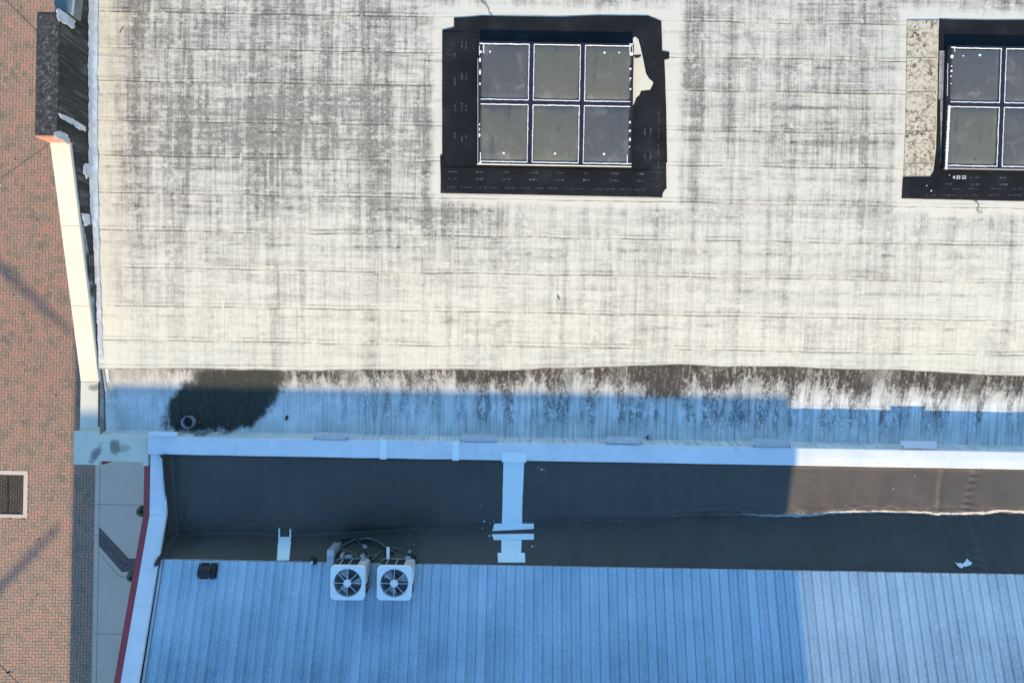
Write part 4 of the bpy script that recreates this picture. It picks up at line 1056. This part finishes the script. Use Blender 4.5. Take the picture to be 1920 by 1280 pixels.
# ---- flashing strips lying on the valley membrane
def ribbon(nm, segs, lab, cat='flashing strip', grp=None):
    # segs: list of pixel quads, each one piece of tape
    root = empty(nm, DK(*segs[0][0]), lab, cat, grp)
    for s in segs:
        (ax, ay), (bx, by), (cx, cy), (dx, dy) = s[:4]; lift = s[4] if len(s) > 4 else .014
        n = max(2, int(math.hypot(dx-ax, dy-ay)/6)); mb = MB()
        for k in range(n+1):
            t = k/n
            for q in range(5):
                e = q/4
                px, py = lerp(lerp(ax, bx, e), lerp(dx, cx, e), t), lerp(lerp(ay, by, e), lerp(dy, cy, e), t)
                p = DK(px, py, lift); p.x += .003*fbm(t*9, e*3, ax); mb.v.append((p.x, p.y, p.z))
        for k in range(n):
            for q in range(4): i = k*5+q; mb.f.append([i, i+1, i+6, i+5])
        b = len(mb.v); mb.v += [(p[0], p[1], p[2]-.012) for p in mb.v[:]]
        for k in range(n): mb.f += [[k*5, (k+1)*5, b+(k+1)*5, b+k*5], [k*5+4, b+k*5+4, b+(k+1)*5+4, (k+1)*5+4]]
        mb.f += [[q, b+q, b+q+1, q+1] for q in range(4)] + [[n*5+q+1, b+n*5+q+1, b+n*5+q, n*5+q] for q in range(4)]
        local(mb.build('tape_piece', MT['strip'], root))
    return root
tall = ribbon('flashing_strip', [[(944, 861), (983, 861), (979, 952), (942, 951)], [(942, 950), (979, 951), (979, 981), (941, 981), .012], [(927, 981), (1001, 981), (1001, 991), (923, 995), .020],
                         [(922, 1001), (1001, 1000), (1001, 1011), (926, 1012), .016], [(940, 1012), (978, 1012), (977, 1037), (940, 1037), .014], [(933, 1036), (984, 1036), (985, 1054), (934, 1054), .018]],
      'tall white flashing strip with two cross pieces, running from the coping to the metal roof')
a, b = W(941, 862, 13.935), W(987, 848, 13.935)
local(MB().box(a.x, b.x, CS-.03, b.y, zc+.008, zc+.018).build('coping_tab', MT['strip'], tall))
ribbon('flashing_strip', [[(522, 1006), (545, 1006), (545, 1020), (522, 1020), .016], [(521, 1018), (545, 1018), (542, 1050), (519, 1050)], [(522, 990), (524.5, 990), (525, 1008), (522, 1008)], [(543, 991), (545.5, 991), (545.5, 1008), (543, 1008)]],
      'short white flashing strip with two prongs above the metal roof edge')
q = [(1790, 1053), (1796, 1056), (1801, 1055), (1806, 1057), (1811, 1052), (1814, 1047), (1818, 1052), (1823, 1054), (1820, 1059), (1815, 1060), (1811, 1062), (1807, 1061), (1804, 1065), (1799, 1063), (1796, 1060)]
o = MB().slab([DK(px, py, .03) for px, py in q][::-1], .02).build('sealant_patch', MT['white']); tag(o, 'ragged white sealant patch at the sunlit end of the black valley', 'patch')
mb = MB()
for (px, py, s) in ((1010, 877, 2), (1016, 880, 4), (1021, 883, 1.5), (1010, 905, 1), (1017, 928, 1), (908, 977, 3.5), (926, 976, 1.6), (918, 980, 1.5), (905, 990, 2), (918, 1004, 4), (998, 1024, 3.5), (1004, 1023, 1.5), (1016, 994, 1.5), (776, 1020, 1.6), (1675, 916, 2.2), (1716, 892, 2), (902, 947, 1.5), (985, 978, 1.4)):
    p = DK(px, py, .004); r = s*.5*.011
    a = random.random()*3; mb.hexa([p+Vector((r*1.4*math.cos(a+t), r*.8*math.sin(a+t*1.1), 0)) for t in (0, 1.3, 2.6, 3.9, 5.1)], [p+Vector((r*math.cos(a+t), r*.6*math.sin(a+t*1.1), .006)) for t in (0, 1.3, 2.6, 3.9, 5.1)])
tag(mb.build('debris_crumbs', MT['white']), 'white crumbs scattered over the black rubber valley', 'debris', kind='stuff')

# ---- condensing units
def rsq(r, c, n=6):     # rounded square outline
    P = []
    for (sx, sy, a0) in ((1, 1, 0), (-1, 1, 90), (-1, -1, 180), (1, -1, 270)):
        for k in range(n+1):
            a = R_(a0+90*k/n); P.append((sx*(r-c)+c*math.cos(a), sy*(r-c)+c*math.sin(a)))
    Q = []
    for a, b in zip(P, P[1:]+P[:1]):
        m = max(1, int(math.hypot(b[0]-a[0], b[1]-a[1])/.045))
        Q += [(lerp(a[0], b[0], k/m), lerp(a[1], b[1], k/m)) for k in range(m)]
    return Q
def unit(lab, px, py, frot):
    D = 13.15; c = W(px, py, D); hgt = .46
    rt = empty('condensing_unit', (c.x, c.y, c.z-hgt), lab, 'air conditioner', 'condensing units on the metal roof')
    h = .335
    out = rsq(h, .085); N = len(out)
    # top cover with its round opening
    mb = MB(); ri = .262
    inn = [(ri*math.cos(math.atan2(y, x)), ri*math.sin(math.atan2(y, x))) for x, y in out]
    o2 = [(x*.965, y*.965) for x, y in out]
    i2 = [(x*1.045, y*1.045) for x, y in inn]
    loops = [[(x, y, hgt-.07) for x, y in out], [(x, y, hgt-.015) for x, y in out], [(x, y, hgt) for x, y in o2], [(x, y, hgt-.002) for x, y in i2], [(x, y, hgt-.02) for x, y in inn], [(x*.97, y*.97, hgt-.10) for x, y in inn]]
    for l in loops: mb.v += l
    for i in range(len(loops)-1):
        for k in range(N): mb.f.append([i*N+k, i*N+(k+1) % N, (i+1)*N+(k+1) % N, (i+1)*N+k])
    mb.build('top_cover', MT['acwhite'], rt, smooth=False)
    mb = MB().lathe([(.252, -.02), (.245, -.09), (.245, -.26)], 32, (0, 0, hgt)); mb.disc(.245, -.26, 32, (0, 0, hgt)).build('fan_well', MT['well'], rt, smooth=True)
    # coil sides
    mb = MB(); o3 = [(x*.955, y*.955) for x, y in out]
    for k in range(N): pass
    mb.v = [(x, y, .03) for x, y in o3] + [(x, y, hgt-.07) for x, y in o3]
    mb.f = [[k, (k+1) % N, N+(k+1) % N, N+k] for k in range(N)] + [list(range(N))[::-1]]
    mb.build('coil', MT['coil'], rt)
    for z in [.05+.026*k for k in range(13)]:
        mb = MB(); ring = [(x*.972, y*.972, z) for x, y in out]
        MB().tube(ring+ring[:1], .0035, 4, False).build('guard_wire', MT['coil'], rt)
    for (x, y) in ((-.18, .327), (0, .327), (-.32, .12), (-.32, -.12), (.05, -.327), (.327, -.15)):
        MB().box(x-.008, x+.008, y-.008, y+.008, .02, hgt-.068).build('guard_post', MT['wire'], rt)
    # service corner and base pan
    MB().hexa([(.16, .30, .02), (.30, .17, .02), (.338, .19, .02), (.338, .30, .02), (.30, .338, .02), (.17, .338, .02)], [(.16, .30, hgt-.068), (.30, .17, hgt-.068), (.338, .19, hgt-.068), (.338, .30, hgt-.068), (.30, .338, hgt-.068), (.17, .338, hgt-.068)]).build('service_panel', MT['acpanel'], rt, bevel=.006)
    MB().hexa([(.30, -.05, .2), (.338, -.05, .2), (.338, .188, .05), (.30, .188, .05)], [(.30, -.05, hgt-.069), (.338, -.05, hgt-.069), (.338, .188, hgt-.069), (.30, .188, hgt-.069)]).build('side_panel', MT['acwhite'], rt)
    bp = rsq(h*1.0, .085); MB().hexa([(x, y, -.01) for x, y in bp], [(x, y, .029) for x, y in bp]).build('base_pan', MT['galv'], rt)
    for (x, y) in ((-.26, -.26), (.26, -.26), (-.26, .26), (.26, .26)):
        yw = c.y+y; z0 = (metz(yw) if yw < EAVE else darkz(c.x+x, yw)) - (c.z-hgt)
        MB().box(x-.04, x+.04, y-.04, y+.04, min(z0, -.03)+.02, -.011).build('foot', MT['rubber'], rt)
    # fan
    for k in range(3):
        a0 = frot + k*2*math.pi/3; mb = MB(); n = 7; m = 5
        for i in range(n+1):
            r = lerp(.05, .232, i/n); sw_ = .18*(i/n)
            wd_ = lerp(.38, .78, i/n)
            for j in range(m+1):
                t = j/m-.5; a = a0+sw_+t*wd_*1.1; mb.v.append((r*math.cos(a), r*math.sin(a), hgt-.12+.06*t+.012*math.cos(t*3)))
        for i in range(n):
            for j in range(m): q = i*(m+1)+j; mb.f.append([q, q+1, q+m+2, q+m+1])
        mb.build('fan_blade', MT['fan'], rt, smooth=True)
    mb = MB().lathe([(.07, -.2), (.07, -.08), (.04, -.075), (.001, -.074)], 16, (0, 0, hgt)).build('motor', MT['well'], rt)
    # grille: eight wires, faint rings, hub plate with screws
    for k in range(8):
        a = math.pi/4*k; MB().tube([(.06*math.cos(a), .06*math.sin(a), hgt+.012), (.2*math.cos(a), .2*math.sin(a), hgt+.010), (.287*math.cos(a), .287*math.sin(a), hgt+.001)], .0065, 6).build('grille_wire', MT['wire'], rt)
    for r in (.09, .105, .12, .135, .15, .165, .18, .195, .21, .225, .24):
        ring = [(r*math.cos(2*math.pi*k/40), r*math.sin(2*math.pi*k/40), hgt+.003) for k in range(41)]
        MB().tube(ring, .0012, 4, False).build('grille_ring', MT['coil'], rt)
    hb = MB().lathe([(.074, .008), (.074, .018), (.066, .024), (.001, .025)], 24, (0, 0, hgt)).build('hub_plate', MT['acwhite'], rt, smooth=False)
    for k in range(4):
        a = frot+.5+k*math.pi/2; MB().lathe([(.010, .0245), (.008, .028), (.001, .0285)], 8, (.05*math.cos(a), .05*math.sin(a), hgt)).build('hub_screw', MT['well'], hb)
    return rt
uA = unit('white condensing unit with round fan grille, left of the pair', 651.5, 1092.5, 1.9)
uB = unit('white condensing unit with round fan grille, right of the pair', 739, 1093, .15)
# ---- lines and fittings behind them
def line(nm, pix, r, m, lab, cat='cable', D=None, grp=None):
    P = [Vector(W(px, py, d)) for px, py, d in pix]; Q = []
    for i in range(len(P)-1):      # Catmull-Rom
        p0, p1, p2, p3 = P[max(i-1, 0)], P[i], P[i+1], P[min(i+2, len(P)-1)]
        for k in range(6):
            t = k/6; Q.append(.5*((2*p1)+(p2-p0)*t+(2*p0-5*p1+4*p2-p3)*t*t+(3*p1-p0-3*p2+p3)*t**3))
    Q.append(P[-1]); o = MB().tube(Q, r, 7).build(nm, MT[m], smooth=True)
    return tag(o, lab, cat, grp)
line('refrigerant_line', [(672, 1050, 13.6), (664, 1036, 13.9), (650, 1032, 14.0), (632, 1033, 14.1)], .012, 'conduit', 'thin grey line curling from the left condensing unit to the sheet-metal duct')
line('refrigerant_line', [(630, 1034, 14.0), (628, 1022, 14.1), (637, 1012, 14.2), (662, 1006, 14.25), (690, 1012, 14.25), (720, 1024, 14.15), (738, 1032, 14.1), (760, 1033, 14.1), (775, 1042, 14.05), (783, 1052, 13.95), (776, 1056, 13.8)], .026, 'cable', 'thick black insulated line looping behind both condensing units')
line('refrigerant_line', [(636, 1024, 14.1), (648, 1019, 14.15), (662, 1012, 14.2), (675, 1010, 14.2)], .011, 'conduit', 'short grey line lying left of the cable junction')
line('refrigerant_line', [(676, 1010, 14.2), (692, 1009, 14.2), (708, 1014, 14.18), (722, 1024, 14.1), (730, 1030, 14.0)], .012, 'conduit', 'grey line arching from the valley to the white post')
line('refrigerant_line', [(660, 1006, 14.25), (672, 1016, 14.2), (684, 1025, 14.1), (692, 1040, 13.8), (688, 1048, 13.65)], .007, 'conduit', 'thin wire with a splice running down to the left condensing unit')
line('refrigerant_line', [(684, 1044, 13.8), (696, 1041, 13.85), (706, 1040, 13.9), (700, 1046, 13.85), (688, 1054, 13.7)], .012, 'conduit', 'grey hairpin line between the two condensing units')
line('refrigerant_line', [(730, 1030, 14.0), (740, 1036, 14.0), (746, 1048, 13.75)], .009, 'conduit', 'thin line dropping from the white post to the right condensing unit')
line('refrigerant_line', [(735, 1027, 14.1), (752, 1029, 14.1), (768, 1035, 14.05), (780, 1045, 14.0), (778, 1055, 13.85)], .011, 'conduit', 'grey line arching around behind the right condensing unit')
line('refrigerant_line', [(742, 1043, 13.85), (750, 1040, 13.9), (758, 1044, 13.8), (762, 1050, 13.65)], .010, 'conduit', 'small grey loop at the back of the right condensing unit')
for k_, (pp, rr, mm, ll) in enumerate((
    ([(628, 1038, 14.0), (634, 1016, 14.15), (652, 1005, 14.25), (668, 1009, 14.2), (690, 1018, 14.2), (716, 1028, 14.1), (728, 1040, 13.9)], .018, 'cable', 'black line arching low between the duct and the white post'),
    ([(634, 1046, 13.7), (630, 1030, 14.1), (640, 1019, 14.2), (655, 1015, 14.2)], .016, 'cable', 'short black line rising from the back of the left condensing unit'),
    ([(732, 1034, 14.0), (748, 1031, 14.1), (764, 1037, 14.05), (772, 1047, 13.9), (770, 1056, 13.7)], .02, 'cable', 'black line coiled tightly behind the right condensing unit'),
    ([(706, 1040, 13.95), (716, 1033, 14.05), (726, 1036, 14.0), (734, 1046, 13.8)], .008, 'conduit', 'thin slack wire between the hairpin line and the white post'))):
    line('refrigerant_line', pp, rr, mm, ll)
def fit(nm, px, py, D, sx, sy, sz, m, lab, rot=0, cat='fitting'):
    c = W(px, py, D); mb = MB().box(-sx/2, sx/2, -sy/2, sy/2, -sz, 0)
    o = mb.build(nm, MT[m], None, bevel=min(sx, sy)*.12, loc=c); o.rotation_euler = (0, 0, rot); return tag(o, lab, cat)
# sheet-metal duct
o = empty('metal_duct', W(619, 1050, 13.75), 'square sheet-metal duct beside the left condensing unit', 'duct')
P = [W(611, 1062, 13.55), W(624.5, 1062, 13.55), W(626, 1043, 13.6), W(613, 1043, 13.6)]
local(MB().slab(P, .16).build('lower_run', MT['galv'], o, bevel=.006))
P = [W(612.5, 1043.2, 13.57), W(626, 1043.2, 13.57), W(626, 1031, 13.62), W(613, 1031, 13.62)]
local(MB().slab(P, .6).build('elbow', MT['galv'], o, bevel=.006))
c = W(727, 1037, 13.7); P = [W(724.5, 1048, 13.5), W(730, 1048, 13.5), W(730, 1026, 13.55), W(724.5, 1026, 13.55)]
o = MB().slab(P, .05).build('cable_post', MT['acwhite'], None, bevel=.008); tag(o, 'upright white channel post behind the right condensing unit', 'post')
fit('isolator_switch', 640.5, 1043, 13.5, .055, .09, .15, 'galv', 'small grey fitting at the back left of the left condensing unit')
fit('isolator_switch', 652.5, 1045, 13.5, .13, .05, .12, 'palemetal', 'flat green-grey box behind the left condensing unit')
fit('isolator_switch', 679, 1045, 13.45, .05, .10, .15, 'galv', 'pointed grey valve behind the left condensing unit', .5)
fit('isolator_switch', 683.5, 1025, 14.0, .085, .06, .05, 'galv', 'grey splice block on the wire above the left condensing unit', -.6)
fit('isolator_switch', 767.5, 1034.5, 13.95, .07, .055, .06, 'galv', 'grey connector on the line above the right condensing unit', -.4)
fit('isolator_switch', 764, 1048, 13.5, .09, .07, .12, 'galv', 'grey valve block at the back of the right condensing unit', -.2)
# box vent and pipe boot
q = M(390, 1069); o = empty('roof_vent', q, 'dark brown hooded box vent on the metal roof', 'vent')
sl = math.atan(-.30); Mx = Matrix.Rotation(sl, 4, 'X')
def vp(mb, nm, m, **k):
    mb.v = [tuple(Mx @ Vector(v)) for v in mb.v]; return mb.build(nm, MT[m], o, **k)
vp(MB().box(-.19, .19, -.16, .15, .004, .022), 'base_flange', 'vent', bevel=.006)
mb = MB(); n = 10
for x in (-.165, .088):
    for k in range(n+1):
        a = math.pi*k/n; mb.v.append((x, .125*math.cos(a)-.012, .02+.10*math.sin(a)))
for k in range(n): mb.f.append([k, k+1, n+2+k, n+1+k])
mb.f += [list(range(n+1))[::-1], list(range(n+1, 2*n+2))]; vp(mb, 'hood', 'vent')
vp(MB().box(.0885, .172, -.135, .115, .0215, .080), 'opening', 'vent', bevel=.01)
for (x, y) in ((-.17, .13), (.17, .13), (-.17, -.14), (.17, -.14)): vp(MB().lathe([(.010, .0225), (.008, .028), (.001, .029)], 8, (x, y, 0)), 'screw', 'galv')
q = M(588, 1050, .0); q.z = metz(min(q.y, EAVE)); o = empty('pipe_boot', q, 'small round black pipe boot with a pale pipe at the metal roof edge', 'pipe boot')
MB().lathe([(.085, .005), (.08, .03), (.05, .06), (.042, .12), (.03, .125)], 20).build('boot', MT['rubber'], o, smooth=True)
MB().lathe([(.030, .05), (.030, .16), (.018, .16), (.018, .08)], 16).build('pipe', MT['strip'], o, smooth=False)

# ---- odds and ends on the white roof
def wire(nm, pix, r, m, lab, cat):
    P = [R(px, py, .03 if i else .035) for i, (px, py) in enumerate(pix)]
    tag(MB().tube(P, r, 6).build(nm, MT[m], smooth=True), lab, cat)
wire('loose_wire', [(899, -12), (903, 4), (912, 10), (917, 20), (917, 25), (923, 30)], .006, 'cable', 'thin black wire running to the top of the whole skylight patch', 'wire')
wire('loose_wire', [(1826, 376), (1834, 381), (1836, 386), (1832, 394), (1835, 399), (1843, 398)], .006, 'cable', 'bent black wire under the right skylight patch', 'wire')
wire('twig', [(224, 62), (227, 57), (230, 52)], .008, 'cable', 'short dark twig lying near the left end of the white roof', 'twig')
wire('loose_scrap', [(1045, 556), (1047, 558), (1049, 562)], .010, 'cable', 'tiny black scrap alone in the middle of the white roof', 'scrap')

# ---- gooseneck lamps under the red cornice
for (px, py, lab) in ((262, 960, 'green enamel wall lamp under the red cornice, beside the slab joint'), (244, 1083, 'green enamel wall lamp under the red cornice, beside the brick band')):
    q = W(px, py, 15.1); o = empty('wall_lamp', q, lab, 'wall lamp', 'green lamps along the low wall')
    MB().lathe([(.125, -.10), (.122, -.085), (.10, -.03), (.06, .0), (.035, .012), (.035, .04), (.02, .05), (.001, .052)], 24).build('shade', MT['green'], o, smooth=True)
    d = LO+.03-q.x
    MB().tube([(0, 0, .045), (.03, 0, .12), (.12, 0, .17), (.3, 0, .14), (d*.75, 0, -.02), (d, 0, -.12)], .012, 8).build('arm', MT['green'], o, smooth=True)
    MB().lathe([(.045, 0), (.045, .02)], 12).disc(.045, .02, 12).build('wall_plate', MT['green'], o).location = (d-.03, 0, -.13)

# ---- festoon lights hung from the parapet
def festoon(a, b, bulbs, lab):
    tag(MB().tube([(a.x, a.y, 0), (a.x, a.y, a.z+.15)], .05, 10).build('light_post', MT['iron']), 'slim iron post holding the ' + ' '.join(lab.split()[:2]) + ' ' + ' '.join(lab.split()[4:]), 'post', 'festoon posts')
    o = empty('string_light', b, lab, 'string light', 'festoon lights over the plaza')
    n = 10; P = [a.lerp(b, k/n) - Vector((0, 0, .10*math.sin(math.pi*k/n))) for k in range(n+1)]
    local(MB().tube(P, .006, 6).build('cable', MT['cable'], o))
    for t in bulbs:
        p = a.lerp(b, t) - Vector((0, 0, .10*math.sin(math.pi*t)))
        local(MB().lathe([(.001, .025), (.02, .02), (.02, -.04), (.014, -.045)], 10, p).build('socket', MT['cable'], o, smooth=True))
        q = p+Vector((.03, -.02, -.055)); local(MB().lathe([(.014, 0), (.026, -.02), (.026, -.045), (.014, -.06), (.001, -.065)], 12, q).build('bulb', MT['bulb'], o, smooth=True))
def span(b, p, q, t0, lab):
    # from the wall bracket b out along the line seen through p and q, to a post well left of the plaza view
    k_ = (W(p[0], p[1], 14.0).x + 17.3)/(W(q[0], q[1], 14.0).x - W(p[0], p[1], 14.0).x)
    a = W(p[0]+(p[0]-q[0])*k_, p[1]+(p[1]-q[1])*k_, 14.0)
    ts = []
    for px, py in (p, q):
        w_ = W(px, py, 14.0); ts.append((w_.x-a.x)/(b.x-a.x))
    festoon(a, b, (ts[0], ts[1], 2*ts[0]-ts[1]), lab)
b = W(69, 100, 13.2); b.x = XO+.02; span(b, (17, 46), (43, 73), 0, 'string of small bulbs reaching the top of the black parapet block')
b = W(68, 257, 13.2); b.x = XO+.02; span(b, (6, 302), (35, 281), 0, 'string of small bulbs reaching the step where the black block ends')
b = W(288, 1545, 14.7); b.x = LO+.02; span(b, (1, 1257), (24, 1279), 0, 'string of small bulbs crossing the bottom left corner')

# ================================================================== OUT-OF-FRAME NEIGHBOURS (they throw the big shadow)
XA, XB_ = -13.62, 5.86; YB = -17.0; ZT = 6.91 + (abs(YB)-1.00)*math.tan(R_(EL))
tbg = empty('tall_building', ((XA+XB_)/2, YB-6, 0), 'tall beige building beyond the metal roof whose shadow covers the lower roofs', 'building')
local(MB().box(XA, XB_, YB-12, YB, 0, ZT).build('wall', MT['tallwall'], tbg))
local(MB().box(XA+.4, XB_-.4, YB-11.6, YB-.4, ZT+.002, ZT+.05).build('roof', MT['conc'], tbg))
for fl in range(4):
    for i in range(6):
        x = lerp(XA+1.4, XB_-2.6, i/5); z = 1.2+fl*3.6
        f_ = local(MB().box(x, x+1.3, YB+.002, YB+.06, z, z+1.8).build('window', MT['acwhite'], tbg)); g_ = MB().box(x+.08, x+1.22, YB+.061, YB+.066, z+.08, z+1.72).build('pane', MT['glass'], f_)

# two unseen trees, added so their limbs cast the soft diagonal shadows on the paving
def shadow_tree(lab, pa, pb, zl):
    off = zl/math.tan(R_(EL)); A = GR(*pa); B = GR(*pb)
    A = Vector((A.x, A.y-off, zl)); B = Vector((B.x, B.y-off, zl))
    d = (A-B); d.z = 0; d.normalize(); base_ = A + d*3.2; base_.z = 0
    o = empty('shadow_tree', base_, lab, 'tree', 'added shadow trees left of the plaza')
    L = lambda v: tuple(v-base_)
    fork = Vector((base_.x, base_.y, zl-1.6))
    MB().tube([(0, 0, 0), (.03, .02, 1), (-.02, .03, zl-2.6), L(fork)], [.3, .24, .2, .17], 10).build('trunk', MT['bark'], o, smooth=True)
    mid = A+d*1.2; mid.z = zl-.1
    MB().tube([L(fork), L(mid), L(A), L(A.lerp(B, .5)), L(B)], [.13, .11, .08, .075, .05], 8).build('limb', MT['bark'], o, smooth=True)
    for k in range(5):
        a = math.pi*(.65+.17*k); P = [fork]
        for j in range(1, 5): P.append(fork+Vector((math.cos(a)*.6*j, math.sin(a)*.6*j+.1*random.uniform(-1, 1), .75*j)))
        MB().tube([L(p) for p in P], [.12, .09, .07, .04, .015], 7).build('limb', MT['bark'], o, smooth=True)
        for t in (2, 3):
            q = P[t]; MB().tube([L(q), L(q+Vector((-.5, .5*random.uniform(-1, 1), .5))), L(q+Vector((-.9, .9*random.uniform(-1, 1), 1.1)))], [.05, .03, .01], 6).build('branch', MT['bark'], o, smooth=True)
shadow_tree('unseen tree added left of the plaza so its limb shades the pavers beside the cream parapet', (-5, 495), (132, 622), 14.0)
shadow_tree('unseen tree added left of the plaza so its limb shades the pavers below the drain grate', (-5, 1106), (112, 985), 14.0)
